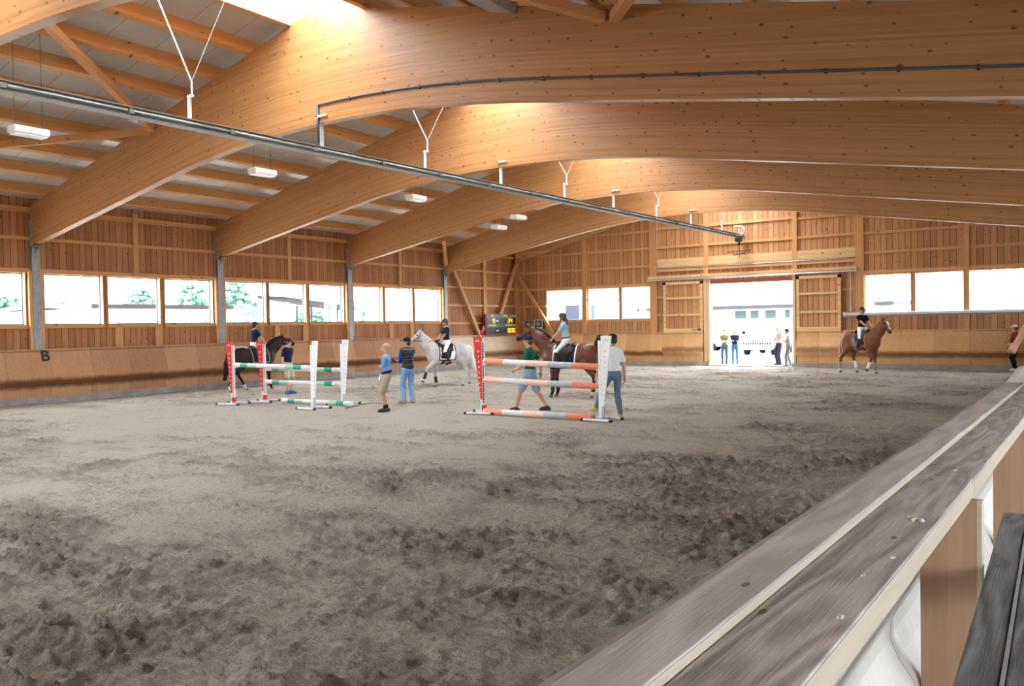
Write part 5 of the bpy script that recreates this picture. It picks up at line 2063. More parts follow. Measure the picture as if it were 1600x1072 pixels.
    def boxc(x0, x1, z0, z1, yr=None):
        def c(X, Y, Z):
            d = np.maximum(np.maximum(x0 - X, X - x1), np.maximum(z0 - Z, Z - z1)) + 0 * Y
            return d
        return c
    # tack
    if pad_c is not None:
        def padclip(X, Y, Z, e=0.0):
            fx = X - 0.06 - 0.10 * (1.40 - Z)
            return np.maximum(np.maximum(-0.33 + e - fx, fx - 0.33 + e), 0.97 + e + 0.05 * np.abs(fx) - Z) + 0 * Y
        pd = shell('saddle_pad', T, 0.016, padclip, pad_c)
        if pad_trim is not None:
            def edge(X, Y, Z):
                return np.maximum(padclip(X, Y, Z, -0.012), -(padclip(X, Y, Z, 0.03)))
            shell('pad_binding', T, 0.020, edge, pad_trim, pd)
    if saddle_c is not None:
        def sclip(X, Y, Z):
            fx = X - 0.08 - 0.35 * (1.40 - Z) * (Z < 1.40)
            wid = np.where(Z > 1.30, 0.27, 0.20)
            return np.maximum(np.abs(fx) - wid, 1.05 - Z) + 0 * Y
        SD = T[:2] + [T[4]]
        shell('saddle', SD + [EL((-0.20, 0, 1.50), (0.06, 0.16, 0.075), 0.05), EL((0.31, 0, 1.53), (0.06, 0.09, 0.07), 0.05)], 0.036, sclip, saddle_c)
        shell('girth', T, 0.014, lambda X, Y, Z: np.maximum(np.abs(X - 0.24) - 0.05, Z - 1.1) + 0 * Y, saddle_c)
        for s in (1, -1):
            mb = MB()
            mb.tube([tuple(v3(0.10, s * 0.33, 1.30) * Sc), tuple(v3(0.10, s * 0.36, 0.95) * Sc)], 0.012, 5)
            mb.tube([tuple(v3(0.10 + 0.06 * math.sin(a_), s * 0.36 + 0.055 * math.cos(a_) * 0, 0.89 + 0.06 * math.cos(a_)) * Sc) for a_ in np.linspace(-2.3, 2.3, 11)], 0.008, 5)
            mb.box(tuple(v3(0.05, s * 0.36 - 0.05, 0.845) * Sc), tuple(v3(0.15, s * 0.36 + 0.05, 0.86) * Sc))
            obj('stirrup', mb, m_dkmetal, root)
    if wraps is not None:
        for nm, kn, fe, ho in CAN:
            a = fe + (kn - fe) * wrapz[0]
            b = fe + (kn - fe) * wrapz[1]
            w = wraps(nm) if callable(wraps) else wraps
            if w is None:
                continue
            shell('leg_wrap', [RC(fe + (kn - fe) * -0.05, fe + (kn - fe) * 0.62, 0.060, 0.055, 0.0, None, 1, 1)], 0.0, None, w)
    # bridle: straps hugging the head
    def strap(f0, f1, slope=0.0):
        def c(X, Y, Z):
            f = ((X - poll[0]) * hd[0] + (Y - poll[1]) * hd[1] + (Z - poll[2]) * hd[2]) / HL
            u = (X - poll[0]) * hu[0] + (Y - poll[1]) * hu[1] + (Z - poll[2]) * hu[2]
            return (np.abs(f + slope * u - (f0 + f1) / 2) - (f1 - f0) / 2) * HL
        return c
    HB = HD[:5]
    br = shell('bridle', HB, 0.009, strap(0.60, 0.645, 0.25), m_leather, None, 0.0105)
    shell('bridle_strap', HB, 0.009, strap(0.10, 0.145, 0.9), m_leather, br, 0.0105)

    def cheek(X, Y, Z):
        f = ((X - poll[0]) * hd[0] + (Y - poll[1]) * hd[1] + (Z - poll[2]) * hd[2]) / HL
        u = (X - poll[0]) * hu[0] + (Y - poll[1]) * hu[1] + (Z - poll[2]) * hu[2]
        return np.maximum(np.abs(u + 0.01 + 0.10 * (f - 0.2)) - 0.012, np.maximum(0.08 - f, f - 0.82) * HL)
    shell('cheek_strap', HB, 0.009, cheek, m_leather, br, 0.0105)
    if hand is not None:
        for i, s in enumerate((1, -1)):
            mb = MB()
            a = H(0.80, s * 0.055, -0.03)
            b = np.array(hand[i], float) / Sc
            m_ = (a + b) / 2 + v3(0, s * 0.05, -0.03)
            pts = [a * (1 - u) ** 2 + 2 * u * (1 - u) * m_ + b * u * u for u in np.linspace(0, 1, 9)]
            mb.tube([tuple(p * Sc) for p in pts], 0.010, 5)
            obj('rein', mb, m_leather, root)
    return root


m_hoof = plain('hoof', (0.16, 0.13, 0.10), 0.6)
m_sock = plain('white_sock_hair', (0.70, 0.64, 0.58), 0.7)
m_leather = plain('black_leather', (0.012, 0.011, 0.011), 0.55, spec=0.25)
m_boot = plain('black_boot_leather', (0.012, 0.012, 0.014), 0.3)
m_helm = plain('helmet_black', (0.014, 0.016, 0.018), 0.45)
m_helmg = plain('helmet_green_black', (0.015, 0.03, 0.025), 0.5)
m_helmb = plain('helmet_grey_blue', (0.045, 0.05, 0.065), 0.4)
c_navy = cloth('navy', (0.012, 0.017, 0.045))
c_white = cloth('white', (0.85, 0.85, 0.87))
c_lblue = cloth('light_blue', (0.36, 0.55, 0.66))
c_sky = cloth('sky_blue', (0.16, 0.36, 0.68))
c_royal = cloth('royal_blue', (0.02, 0.06, 0.42))
c_green = cloth('dark_green', (0.008, 0.115, 0.07))
c_khaki = cloth('khaki', (0.42, 0.34, 0.28))
c_stone = cloth('stone', (0.50, 0.46, 0.37))
c_denim = cloth('light_denim', (0.20, 0.37, 0.62))
c_denimg = cloth('grey_denim', (0.145, 0.20, 0.29))
c_denims = cloth('pale_denim', (0.26, 0.36, 0.50))
c_black = cloth('black', (0.010, 0.010, 0.013))
c_grey = cloth('grey', (0.22, 0.23, 0.22))
c_pale = cloth('pale_green', (0.11, 0.14, 0.085))
c_shoe = cloth('dark_shoe', (0.045, 0.040, 0.038))
c_brownshoe = cloth('tan_shoe', (0.40, 0.24, 0.11))
c_blueshoe = cloth('blue_shoe', (0.02, 0.12, 0.40))
c_yshoe = cloth('yellow_grey_shoe', (0.42, 0.44, 0.10))
c_blackshoe = cloth('black_shoe', (0.015, 0.015, 0.016))
c_beige = cloth('pale_beige', (0.48, 0.44, 0.42))

# ----------------------------------------------------------------- the four horses with their riders
def coat_fn(points_black=True, socks=(), sockz=0.30, muzzle=1, blaze=False):
    """face material: 0 coat, 1 dark points, 4 white socks"""
    def fn(C, CAN, poll, hd, hl, hu, HL):
        m = np.zeros(len(C), int)
        f = (C - poll) @ hd / HL
        near_head = (np.linalg.norm(C - poll, axis=1) < HL * 1.35) & (f > 0.1)
        if muzzle is not None:
            m[near_head & (f > 0.83)] = muzzle
        for nm, kn, fe, ho in CAN:
            u = (C - kn) @ nrm(ho - kn)
            L_ = np.linalg.norm(ho - kn)
            ax = kn + np.clip(u, -0.1, L_)[:, None] * nrm(ho - kn)
            close = (np.linalg.norm(C - ax, axis=1) < 0.12) & (u > -0.06)
            if points_black:
                m[close & (u > -0.02)] = 1
            if nm in socks:
                m[close & (u > L_ * (1 - sockz))] = 4
        if blaze:
            l = np.abs((C - poll) @ hl)
            up_ = (C - poll) @ hu
            m[near_head & (l < 0.030) & (up_ > 0.02) & (f < 0.86) & (f > 0.18)] = 4
        return m
    return fn


def rider(label, loc, yaw, Sc, h, topc, hatc, hand_x=0.46, hand_z=1.66, lean=0.02, side=0.0, twist=0.0, head=(0, 0), back=0.0, sleeve=0.6, glove=None, collar=None, belt=None, pony=False, hair='brown', legx=-0.02, kneex=None, hand_y=0.07, boots=None, armL=None, hz=None, vest=None):
    k = h / 1.75
    z0 = 1.63 if hz is None else hz
    hip = (-0.02 + back, 0, z0 * Sc / k)
    an = 0.93 * Sc / k
    ft = ((legx + 0.08, 0.35 * Sc / k, an), (legx + 0.08, -0.35 * Sc / k, an))
    hd_ = [(hand_x * Sc / k, hand_y, hand_z * Sc / k), (hand_x * Sc / k, -hand_y, hand_z * Sc / k)]
    if armL is not None:
        hd_ = [armL[0] or hd_[0], armL[1] or hd_[1]]
    r, J = build_person(label, loc, yaw, h, hip=hip, lean=lean, side=side, twist=twist, feet=ft, toes=(0.12, -0.12), hands=hd_, elbow=((-0.6, 0.6, -1), (-0.6, -0.6, -1)),
                        knee=((1, 0.35, 0.25), (1, -0.35, 0.25)), head=head, topc=topc, sleeve=sleeve, bottom='breeches', botc=c_white, boots=boots or m_boot, hat='helmet', hatc=hatc, hair=hair,
                        hairlen=0.03, collar=collar, belt=belt, tuck=True, pony=pony, glove=glove, curl=0.9, vestc=vest)
    return r, [J[0][5] * k, J[1][5] * k]


def hoofed(x, y, kx, kz, fx, fz, hx, hz=0.0, front=True, top=None):
    s = 1 if y > 0 else -1
    if front:
        return [top or (0.42, s * 0.165, 1.02), (kx, y, kz), (fx, y, fz), (hx, y, hz)]
    return [top or (-0.50, s * 0.165, 0.98), (kx, y, kz), (fx, y, fz), (hx, y, hz)]


# 1: dark horse walking away along the left wall
coat1 = plain('coat_black_brown', (0.017, 0.0105, 0.008), 0.5, var=0.25, spec=0.25)
blk = plain('coat_black', (0.006, 0.0055, 0.0055), 0.55, spec=0.25)
yaw1 = math.radians(84)
loc1 = (-23.5, 18.45, -0.012)
S1 = 0.96
r1, h1 = rider('rider in navy shirt and dark green helmet on the dark horse', loc1, yaw1, S1, 1.62, c_navy, m_helmg, hand_x=0.50, hand_z=1.56, lean=0.06, collar=c_white, hair='dark')
legs1 = {'fl': hoofed(0, 0.15, 0.62, 0.60, 0.66, 0.26, 0.60, 0.14), 'fr': hoofed(0, -0.15, 0.47, 0.52, 0.52, 0.17, 0.58, 0.0),
         'hl': hoofed(0, 0.15, -0.60, 0.60, -0.36, 0.20, -0.26, 0.0, False), 'hr': hoofed(0, -0.15, -1.02, 0.54, -1.12, 0.18, -1.08, 0.0, False)}
build_horse('black-brown horse with white hind socks walking along the left wall', loc1, yaw1, S1, legs1, (1.12, -0.02, 1.80), (1.62, -0.04, 1.62), coat1, blk, coat_fn(True, ('hl', 'hr', 'fl'), 0.36),
            blk, [(-0.88, 0, 1.40), (-1.02, 0, 1.30), (-1.10, 0, 1.0), (-1.14, 0, 0.70), (-1.22, 0, 0.42)], blk, 0.12, pad_c=c_navy, pad_trim=cloth('pad_grey_trim', (0.30, 0.30, 0.25)), saddle_c=m_leather, hand=h1)

# 2: grey horse coming towards the picture's left
coat2 = plain('coat_grey_white', (0.49, 0.475, 0.48), 0.5, var=0.2, scale=3.5)
dk2 = plain('coat_grey_shade', (0.30, 0.29, 0.29), 0.5, var=0.1)
mane2 = plain('mane_white', (0.72, 0.69, 0.62), 0.6)
yaw2 = math.radians(-113)
loc2 = (-18.05, 22.15, -0.012)
S2 = 0.94
r2, h2 = rider('rider in dark blue polo shirt and white breeches on the grey horse', loc2, yaw2, S2, 1.62, c_navy, m_helmb, hand_x=0.42, hand_z=1.62, lean=0.05, collar=c_white, hair='brown', glove=m_leather)
legs2 = {'fl': hoofed(0, 0.15, 0.86, 0.72, 0.98, 0.36, 1.06, 0.22), 'fr': hoofed(0, -0.15, 0.40, 0.52, 0.36, 0.19, 0.42, 0.0),
         'hl': hoofed(0, 0.15, -0.74, 0.57, -0.62, 0.20, -0.56, 0.0, False), 'hr': hoofed(0, -0.15, -0.98, 0.56, -1.06, 0.22, -1.02, 0.05, False)}
m_wrapb = plain('black_leg_boot', (0.015, 0.015, 0.016), 0.5)
build_horse('grey-white horse trotting to the left with one foreleg raised', loc2, yaw2, S2, legs2, (1.02, 0, 1.95), (1.50, 0, 1.68), coat2, dk2, coat_fn(False, (), muzzle=1),
            mane2, [(-0.86, 0, 1.44), (-0.98, 0, 1.36), (-1.04, 0, 1.05), (-1.12, 0, 0.72), (-1.24, 0, 0.50)], mane2, 0.115, pad_c=c_white, pad_trim=c_navy, saddle_c=m_leather,
            wraps=lambda nm: m_wrapb if nm[0] == 'f' else None, hand=h2, neckmid=(0.86, 0, 1.62))

# 3: bay horse standing behind the orange-white fence
coat3 = plain('coat_bay', (0.105, 0.029, 0.012), 0.40, var=0.18, spec=0.4)
yaw3 = math.radians(196)
loc3 = (-12.08, 20.32, -0.012)
S3 = 0.98
r3, h3 = rider('rider in light blue shirt with ponytail on the bay horse', loc3, yaw3, S3, 1.64, c_lblue, m_helmb, hand_x=0.56, hand_z=1.60, lean=0.14, belt=m_leather, pony=True, hair='brown', back=0.10, legx=0.22)
legs3 = {'fl': hoofed(0, 0.15, 0.46, 0.53, 0.46, 0.19, 0.53, 0.0), 'fr': hoofed(0, -0.15, 0.42, 0.53, 0.38, 0.19, 0.44, 0.0),
         'hl': hoofed(0, 0.16, -0.78, 0.58, -0.74, 0.20, -0.68, 0.0, False), 'hr': hoofed(0, -0.16, -0.98, 0.58, -1.0, 0.20, -0.94, 0.0, False)}
build_horse('bay horse with black points standing behind the orange-white fence', loc3, yaw3, S3, legs3, (1.10, 0, 1.95), (1.57, 0.02, 1.72), coat3, blk, coat_fn(True, ('hl',), 0.30),
            blk, [(-0.84, 0, 1.42), (-0.86, 0, 1.56), (-0.93, 0, 1.70), (-1.06, 0.02, 1.60), (-1.13, 0.02, 1.32), (-1.14, 0, 1.02)], blk, 0.105, pad_c=c_navy, pad_trim=c_white, saddle_c=m_leather, wraps=lambda nm: m_wrapb, hand=h3)

# 4: chestnut horse in front of the far wall
coat4 = plain('coat_chestnut', (0.165, 0.050, 0.016), 0.5, var=0.18, spec=0.3)
dk4 = plain('coat_chestnut_dark', (0.035, 0.018, 0.012), 0.5)
mane4 = plain('mane_chestnut', (0.30, 0.11, 0.045), 0.6)
yaw4 = math.radians(-34)
loc4 = (-7.02, 33.75, -0.012)
S4 = 1.04
r4, h4 = rider('rider in black shirt with white cuffs looking back on the chestnut horse', loc4, yaw4, S4, 1.70, c_black, m_helm, hand_x=0.44, hand_z=1.60, lean=0.04, twist=-0.35, head=(-0.9, 0), collar=c_white, hair='dark', sleeve=0.6)
legs4 = {'fl': hoofed(0, 0.15, 0.44, 0.53, 0.45, 0.19, 0.52, 0.0), 'fr': hoofed(0, -0.15, 0.58, 0.56, 0.40, 0.22, 0.34, 0.10),
         'hl': hoofed(0, 0.16, -0.62, 0.58, -0.48, 0.20, -0.42, 0.0, False), 'hr': hoofed(0, -0.16, -0.92, 0.57, -0.98, 0.19, -0.92, 0.0, False)}
build_horse('chestnut horse with white blaze and bandages in front of the far wall', loc4, yaw4, S4, legs4, (0.98, 0.02, 1.93), (1.36, -0.04, 1.52), coat4, dk4, coat_fn(False, ('fl', 'hl', 'hr'), 0.28, blaze=True),
            mane4, [(-0.88, 0, 1.42), (-1.0, 0, 1.30), (-1.06, 0, 1.0), (-1.08, 0, 0.70), (-1.07, 0, 0.40)], mane4, 0.10, pad_c=cloth('pad_grey', (0.20, 0.18, 0.18)), pad_trim=cloth('pad_red_trim', (0.50, 0.06, 0.06)), saddle_c=m_leather,
            wraps=lambda nm: c_white if nm in ('hl', 'fr') else cloth('grey_bandage', (0.30, 0.28, 0.28)), hand=h4, neckmid=(0.84, 0, 1.60))

# ----------------------------------------------------------------- people on foot
def deg(a):
    return math.radians(a)


# man in navy polo between the jump stands
build_person('man in navy polo shirt, stone shorts and cap by the green-white fence', (-21.0, 17.75, 0), deg(8), 1.74, hip=(0, 0, 0.93), feet=((0.0, 0.11, 0.08), (0.03, -0.11, 0.08)), toes=(0.5, -0.5),
             hands=((-0.06, 0.26, 0.90), (0.04, -0.26, 0.86)), head=(deg(30), 0), topc=c_navy, sleeve=0.70, bottom='shorts', botc=c_stone, shoec=c_blueshoe, hat='cap', hatc=c_navy, hair='dark')


# woman in blue polo, arms folded, jacket tied round the waist
def waist_bag(root, k, hip, up, fwd, lf, J, H):
    def bc(X, Y, Z):
        w = hip + up * 0.10
        return np.abs((X - w[0]) * up[0] + (Y - w[1]) * up[1] + (Z - w[2]) * up[2] + 0.25 * ((X - w[0]) * fwd[0] + (Y - w[1]) * fwd[1])) - 0.035
    R3 = np.stack([fwd, lf, up], 1)
    pr = [EL(hip + up * 0.10, (0.125, 0.16, 0.12), 0.05, R3)]
    o = skin_obj('tied_jacket', (lambda VQ: (VQ[0] * k, VQ[1]))(grow(pr, 0.01, bc, 0.022)), c_navy, root)
    g = [RC(hip + fwd * 0.15 + up * 0.02, hip + fwd * 0.17 - up * 0.10, 0.035, 0.045, 0.02)]
    skin_obj('bundle', (lambda VQ: (VQ[0] * k, VQ[1]))(grow(g, 0.009)), c_white, root)


build_person('blond person in light blue polo shirt and khaki shorts standing with folded arms', (-14.1, 14.95, 0), deg(214), 1.64, hip=(-0.02, 0, 0.93), lean=0.0, feet=((0.02, 0.06, 0.08), (0.0, -0.07, 0.08)), toes=(0.1, -0.15),
             hands=((0.15, -0.13, 1.18), (0.15, 0.14, 1.15)), elbow=((-0.1, 1, -0.9), (-0.1, -1, -0.9)), head=(deg(5), 0.18), topc=c_sky, sleeve=0.75, bottom='shorts', botc=c_khaki, shoec=c_shoe, socks=c_blackshoe, hair='blond', hairlen=0.0, extra=waist_bag, short_len=0.98)

# person in black quilted vest
t = NT('quilted_black_vest')
vec, xyz = t.coords()
wv = t.math('FRACT', t.math('MULTIPLY', xyz[2], 15.0))
hh_ = t.math('ABSOLUTE', t.math('SUBTRACT', wv, 0.5))
cc_ = t.ramp(hh_, 0.40, 0.5, (0.016, 0.017, 0.022), (0.006, 0.006, 0.008))
m_vest = t.bsdf(cc_, 0.5, 0, 0.4, bump=t.math('SUBTRACT', 0.5, hh_), bstr=0.6, bdist=0.03)
build_person('person in black quilted vest and light blue jeans seen from behind', (-15.1, 16.88, 0), deg(158), 1.74, hip=(0, 0, 0.94), feet=((0.05, 0.12, 0.08), (-0.02, -0.13, 0.08)), toes=(0.4, -0.2),
             hands=((0.24, -0.06, 1.18), (0.24, 0.10, 1.15)), elbow=((-0.1, 1, -0.8), (-0.1, -1, -0.8)), head=(deg(60), 0.02), topc=c_royal, sleeve=1.9, vestc=m_vest, bottom='long', botc=c_denim, shoec=c_brownshoe, hat='cap', hatc=c_black, hair='brown', hairlen=0.02)


# man in green T-shirt walking left
def paper(root, k, hip, up, fwd, lf, J, H):
    w = J[0][5] * k
    mb = MB()
    mb.box((w[0] - 0.02, w[1] - 0.10, w[2] - 0.13), (w[0] + 0.16, w[1] - 0.095, w[2] - 0.01))
    obj('paper_sheet', mb, plain('paper_pale_blue', (0.55, 0.66, 0.78), 0.7), root)


build_person('man in dark green T-shirt, cap and denim shorts walking left behind the orange-white fence', (-10.72, 16.28, 0), deg(192), 1.80, hip=(0.02, 0, 0.91), lean=0.03, feet=((0.36, 0.06, 0.09), (-0.36, -0.06, 0.13)), toes=(0.0, 0.0),
             hands=((0.30, 0.20, 0.98), (-0.14, -0.27, 0.92)), head=(deg(12), 0), topc=c_green, sleeve=0.72, bottom='shorts', botc=c_denims, shoec=c_shoe, hat='cap', hatc=c_navy, hair='brown', extra=paper, short_len=0.98)

# man in white T-shirt, one foot on the fence base
build_person('man in white T-shirt, navy cap and blue jeans behind the white jump stand', (-8.40, 16.0, 0), deg(142), 1.80, hip=(0.0, 0, 0.93), lean=0.03, feet=((0.52, 0.22, 0.11), (-0.02, -0.14, 0.08)), toes=(0.5, -0.5),
             hands=((0.20, 0.30, 0.90), (0.05, -0.28, 0.84)), knee=((1, 0.3, 0), (1, -0.1, 0)), head=(deg(35), -0.1), topc=c_white, sleeve=0.72, bottom='slim', botc=c_denimg, shoec=c_yshoe, hat='cap', hatc=c_navy, hair='dark')

# four people at the doorway
build_person('person in pale green shirt and dark jeans standing outside the doorway with folded arms', (-14.42, 39.0, 0), deg(-72), 1.66, hands=((0.22, -0.10, 1.20), (0.22, 0.12, 1.17)), elbow=((0.1, 1, -0.8), (0.1, -1, -0.8)),
             topc=c_pale, sleeve=0.7, bottom='slim', botc=cloth('dark_jeans', (0.03, 0.06, 0.12)), shoec=c_blackshoe, hair='brown', vox=0.011)
build_person('person in dark navy top and blue jeans standing outside the doorway', (-14.02, 39.35, 0), deg(-72), 1.66, hands=((0.22, -0.10, 1.20), (0.22, 0.12, 1.17)), elbow=((0.1, 1, -0.8), (0.1, -1, -0.8)),
             topc=c_navy, sleeve=1.8, bottom='slim', botc=cloth('blue_jeans', (0.05, 0.12, 0.28)), shoec=c_blackshoe, hair='blond', vox=0.011)
build_person('man in grey polo shirt and grey trousers at the right side of the doorway', (-10.95, 37.62, 0), deg(200), 1.68, hip=(0, 0, 0.94), lean=0.08, hands=((0.34, 0.06, 1.20), (0.34, -0.06, 1.22)), elbow=((-0.6, 0.5, -1), (-0.6, -0.5, -1)),
             feet=((0.10, 0.10, 0.08), (-0.12, -0.10, 0.08)), head=(0, -0.25), topc=cloth('lilac_grey', (0.38, 0.38, 0.46)), sleeve=0.75, bottom='long', botc=c_grey, shoec=c_blackshoe, hair='dark', vox=0.011)
build_person('man in white shirt and dark trousers behind the man in grey at the doorway', (-11.78, 38.95, 0), deg(240), 1.76, hip=(0, 0, 0.94), hands=((0.28, 0.10, 1.10), (0.28, -0.08, 1.12)), elbow=((-0.6, 0.5, -1), (-0.6, -0.5, -1)),
             head=(0, -0.2), topc=cloth('shirt_white_outside', (0.30, 0.30, 0.32)), sleeve=1.8, bottom='long', botc=cloth('dark_trousers', (0.02, 0.025, 0.04)), shoec=c_blackshoe, hair='grey', vox=0.011)

# person sitting on the rail, cut by the right picture edge; figure standing far behind
build_person('person in beige trousers sitting on the rail, cut off by the right picture edge', (-0.05, 9.75, 0), deg(180), 1.76, hip=(0.02, 0, 1.475), lean=0.28, feet=((0.70, 0.11, 1.13), (0.71, -0.11, 1.11)), toes=(0, 0),
             knee=((1, 0, 0.6), (1, 0, 0.6)), hands=((0.50, 0.21, 1.79), (-0.15, -0.32, 1.48)), elbow=((0.2, 0.7, 0.8), (-0.8, -0.7, 0.2)), curl=0.8, handdir=((0.5, 0, -1), None), topc=c_grey, sleeve=0.7, bottom='long', botc=c_beige, shoec=cloth('pale_shoe', (0.5, 0.55, 0.6)), hair='brown')
build_person('person with white cap and dark trousers standing by the far wall at the right edge', (-2.18, 36.75, 0), deg(200), 1.72, hands=((0.28, 0.12, 1.12), (0.28, -0.1, 1.12)), elbow=((-0.5, 0.7, -0.6), (-0.5, -0.7, -0.6)),
             topc=cloth('dark_red', (0.20, 0.03, 0.03)), sleeve=1.7, bottom='slim', botc=c_black, shoec=c_white, hat='cap', hatc=c_white, hair='dark', vox=0.011)

# ----------------------------------------------------------------- outdoors
t = NT('pale_gravel_yard')
vec, xyz = t.coords()
f = t.noise(vec, 2.0, 5.0)
m_yard = t.bsdf(t.ramp(f, 0.3, 0.7, (0.42, 0.41, 0.39), (0.54, 0.53, 0.51)), 0.9, 0, 0.2)
mb = MB()
mb.box((-190, YF + 0.5, -0.25), (150, 190, -0.06))
mb.box((-190, -90, -0.25), (XL - WT, YF + 0.5, -0.06))
mb.box((XG + WT, -90, -0.25), (150, YF + 0.5, -0.06))
mb.box((XL - WT, -90, -0.25), (XG + WT, YB - 0.3, -0.06))
struct(obj('ground', mb, m_yard))
m_bw = plain('pale_render_wall', (0.62, 0.61, 0.58), 0.8, var=0.05, scale=0.8)
m_rf = plain('grey_roof_edge', (0.026, 0.027, 0.032), 0.8, spec=0.1)
m_rfl = plain('pale_metal_roof', (0.55, 0.55, 0.56), 0.6)
m_rbr = plain('brown_roof', (0.024, 0.017, 0.018), 0.9, spec=0.1)
m_pane = plain('dark_building_window', (0.034, 0.05, 0.05), 0.5, spec=0.1)
m_gate = plain('grey_hangar_door', (0.026, 0.029, 0.042), 0.7, spec=0.1)


def building(label, x0, y0, x1, y1, hz, roof, roof_h, wins, axis, over=0.8, wallm=None, name='building', fascia=None):
    b = thing(name, label, 'building', ((x0 + x1) / 2, (y0 + y1) / 2, -0.06))
    mb = MB()
    mb.box((x0, y0, -0.06), (x1, y1, hz))
    place('building_wall', mb, wallm or m_bw, b)
    mb = MB()
    if axis == 0:
        ym = (y0 + y1) / 2
        mb.prism([(y0 - over, hz - 0.1), (ym, hz + roof_h), (y1 + over, hz - 0.1), (y1 + over, hz + 0.15), (ym, hz + roof_h + 0.25), (y0 - over, hz + 0.15)], 0, x0 - over, x1 + over)
    else:
        xm = (x0 + x1) / 2
        mb.prism([(x0 - over, hz - 0.1), (xm, hz + roof_h), (x1 + over, hz - 0.1), (x1 + over, hz + 0.15), (xm, hz + roof_h + 0.25), (x0 - over, hz + 0.15)], 1, y0 - over, y1 + over)
    place('building_roof', mb, roof, b)
    if fascia is not None:
        mb = MB()
        mb.box((x0 - over, y0 - over - 0.06, hz - 0.12), (x1 + over, y0 - over, hz + 0.22))
        place('roof_edge', mb, fascia, b)
    for (a, z0, w, h_, side, mt) in wins:
        mb = MB()
        if side == 'y0':
            mb.box((a, y0 - 0.05, z0), (a + w, y0 + 0.02, z0 + h_))
        else:
            mb.box((x1 - 0.02, a, z0), (x1 + 0.05, a + w, z0 + h_))
        place('building_window', mb, mt, b)
    return b


building('long pale stable with grey roof edge seen through the doorway', -34, 72, -12, 84, 3.25, m_rfl, 2.6,
         [(-25.6, 2.3, 1.0, 0.7, 'y0', m_pane), (-24.2, 2.3, 0.7, 0.7, 'y0', m_pane), (-22.9, 2.3, 0.9, 0.7, 'y0', m_pane), (-21.2, 2.3, 0.4, 0.7, 'y0', m_pane), (-19.8, 2.3, 0.6, 0.7, 'y0', m_pane), (-17.6, 2.3, 0.4, 0.7, 'y0', m_pane)], 0, fascia=m_rf)
building('pale hangar with a grey gate seen through the left far window', -46.5, 65, -35.7, 69, 4.2, m_rfl, 1.6, [(-38.9, -0.06, 1.9, 3.85, 'y0', m_gate), (-36.3, 1.6, 0.4, 2.2, 'y0', m_pane)], 1, over=0.15)
barn = building('long low barn beyond the left windows with dark roof line', -78, 33.0, -60.5, 46.0, 3.9, m_rfl, 0.25, [], 1, over=0.2, wallm=m_bw)
mb = MB()
mb.box((-60.4 + 0.08, 32.8, 3.86), (-60.0, 46.2, 4.20))
place('roof_gutter', mb, m_rbr, barn)
pv = thing('open_shelter', 'open shelter with brown roof on thin posts beyond the left windows', 'shelter', (-60, 53.5, -0.06))
mb = MB()
mb.add([(-58, 49.0, 4.95), (-58, 58.0, 4.1), (-62, 58.5, 4.3), (-62, 49.0, 5.2), (-58, 49.2, 4.72), (-58, 57.8, 3.75), (-62, 58.2, 3.9), (-62, 49.2, 4.9)],
       [(0, 1, 2, 3), (4, 7, 6, 5), (0, 4, 5, 1), (1, 5, 6, 2), (2, 6, 7, 3), (3, 7, 4, 0)])
place('shelter_roof', mb, m_rbr, pv)
for y in (50.5, 52.2, 54.4, 55.4, 56.5):
    mb = MB()
    mb.box((-58.4, y - 0.06, -0.06), (-58.28, y + 0.06, 4.2))
    place('shelter_post', mb, m_rbr, pv)

# trees beyond the left windows: crown of leaf clumps, trunk
t = NT('leaf_green')
vec, xyz = t.coords()
f = t.noise(vec, 6.0, 5.0, 0.7)
m_leaf = t.bsdf(t.ramp(f, 0.3, 0.75, (0.07, 0.145, 0.105), (0.14, 0.24, 0.18)), 0.7, 0, 0.3, bump=f, bstr=1.0, bdist=0.3)
m_bark = plain('bark', (0.09, 0.07, 0.055), 0.9)


def tree(label, x, y, h, r, seed, group):
    random.seed(seed)
    t_ = thing('tree', label, 'tree', (x, y, -0.06), 0, group)
    mb = MB()
    mb.tube([(0, 0, 0), (0.05, 0, h * 0.35), (0, 0.05, h * 0.6)], [r * 0.09, r * 0.07, r * 0.03], 8)
    obj('trunk', mb, m_bark, t_)
    mb = MB()
    for i in range(150):
        a = random.random() * 6.28
        u = random.random()
        zz = h * (0.30 + 0.66 * u)
        rr = r * math.sin(PI * (0.12 + 0.80 * u)) * random.uniform(0.3, 0.95)
        s = r * random.uniform(0.08, 0.20)
        mb.ball((rr * math.cos(a), rr * math.sin(a), zz), (s, s, s * 0.8), 8, 6)
    o = obj('crown', mb, m_leaf, t_, smooth=True)
    return t_


TR = [(-84, 37.5, 6.2, 2.2), (-88, 44.6, 5.6, 1.8), (-96, 47.5, 5.0, 1.8), (-92, 56, 7.4, 2.6), (-80, 55.0, 7.6, 2.2), (-82, 62.0, 8.2, 2.6), (-72, 70.8, 5.6, 1.9), (-90, 80.0, 5.2, 2.4), (-66, 60.0, 4.2, 1.5)]
TN = ['tree left of centre in the window at the left picture edge', 'tree beside the frame of the window at the left picture edge', 'small tree in the first window right of the letter B',
      'tree standing above the long low barn', 'tall slim tree behind the high end of the open shelter', 'tall tree behind the low end of the open shelter', 'round tree in the window left of the grey horse',
      'distant tree in the windows above the grey horse', 'bushy tree at the right end of the open shelter']
for i, (x, y, h_, r) in enumerate(TR):
    tree(TN[i], x, y, h_, r, 100 + i, 'trees beyond the left windows')
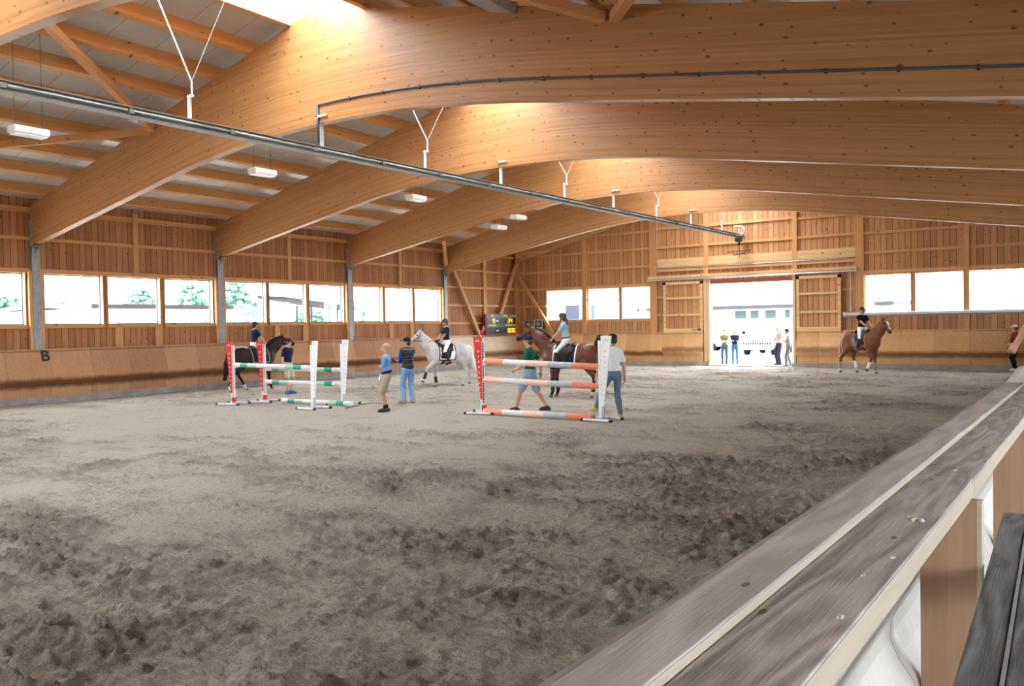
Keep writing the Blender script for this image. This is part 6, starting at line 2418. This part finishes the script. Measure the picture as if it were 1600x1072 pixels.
# distant wooded hill beyond the left windows
mb = MB()
hp_ = [(-60.0 + i * 12, 0) for i in range(0)]
ys = np.linspace(-40, 190, 60)
vs, fs = [], []
for i, y in enumerate(ys):
    hz = 9 + 7 * math.sin(y * 0.035 + 0.5) + 2.5 * math.sin(y * 0.13)
    vs += [(-165, y, -0.1), (-180, y, max(hz, 2)), (-188, y, -0.1)]
for i in range(len(ys) - 1):
    a, b = i * 3, i * 3 + 3
    fs += [(a, b, b + 1, a + 1), (a + 1, b + 1, b + 2, a + 2)]
mb.add(vs, fs)
struct(obj('hill', mb, plain('hazy_hill_green', (0.16, 0.24, 0.20), 0.9, var=0.3, scale=0.15), smooth=True))

# white van facing the doorway
m_outblack = plain('matt_black_outdoors', (0.008, 0.009, 0.012), 0.95, spec=0.0)
vn = thing('van', 'white van parked outside facing the doorway', 'van', (-16.75, 53.0, -0.06), deg(-90))
m_vw = plain('van_white', (0.70, 0.71, 0.72), 0.25, var=0.02)
mb = MB()
mb.prism([(-2.6, 0.42), (1.95, 0.42), (2.05, 0.62), (2.02, 0.98), (1.55, 1.14), (0.95, 1.95), (0.6, 2.12), (-2.6, 2.14)], 1, -0.98, 0.98)
obj('van_body', mb, m_vw, vn, bevel=0.08)
mb = MB()
mb.add([(1.53, -0.80, 1.20), (1.53, 0.80, 1.20), (1.00, 0.70, 1.91), (1.00, -0.70, 1.91), (1.50, -0.80, 1.18), (1.50, 0.80, 1.18), (0.97, 0.70, 1.89), (0.97, -0.70, 1.89)], [(0, 1, 2, 3), (7, 6, 5, 4), (0, 4, 5, 1), (2, 6, 7, 3), (1, 5, 6, 2), (3, 7, 4, 0)])
obj('windscreen', mb, plain('van_windscreen', (0.30, 0.33, 0.34), 0.1), vn)
mb = MB()
for i in range(12):
    y = -0.88 + i * 0.15
    mb.box((2.03, y, 0.66), (2.08, y + 0.085, 0.78))
    if 2 < i < 9:
        mb.box((2.02, y, 0.84), (2.07, y + 0.07, 0.94))
obj('grille', mb, m_outblack, vn)
mb = MB()
mb.box((1.95, -0.98, 0.36), (2.10, 0.98, 0.60))
obj('bumper', mb, m_vw, vn, bevel=0.03)
for s in (1, -1):
    mb = MB()
    mb.ball((1.97, s * 0.76, 0.88), (0.10, 0.17, 0.12))
    obj('headlamp', mb, m_zinc, vn, smooth=True)
    mb = MB()
    mb.box((1.15, s * 1.0, 1.30), (1.30, s * 1.22, 1.52))
    obj('wing_mirror', mb, m_outblack, vn, bevel=0.02)
    for x in (-1.7, 1.35):
        mb = MB()
        mb.tube([(x, s * 0.74, 0.36), (x, s * 0.98, 0.36)], 0.36, 20)
        obj('wheel', mb, m_outblack, vn)
mb = MB()
mb.tube([(1.50, -0.45, 1.26), (1.50, 0.42, 1.27)], 0.022, 6)
obj('wiper', mb, m_outblack, vn)
cr = thing('car', 'pale car parked outside behind the two people standing in the doorway', 'car', (-21.0, 58.5, -0.06), deg(8))
mb = MB()
mb.prism([(-2.1, 0.35), (2.1, 0.35), (2.15, 0.75), (1.3, 0.95), (0.7, 1.40), (-1.2, 1.42), (-1.9, 0.98), (-2.15, 0.9)], 1, -0.86, 0.86)
obj('car_body', mb, m_vw, cr, bevel=0.07)
mb = MB()
mb.prism([(0.60, 1.34), (1.15, 0.97), (-1.65, 1.0), (-1.1, 1.36)], 1, -0.875, 0.875)
obj('car_window', mb, plain('car_window_pale', (0.30, 0.33, 0.34), 0.2), cr)
for s in (1, -1):
    for x in (-1.3, 1.3):
        mb = MB()
        mb.tube([(x, s * 0.66, 0.32), (x, s * 0.88, 0.32)], 0.32, 18)
        obj('wheel', mb, m_outblack, cr)
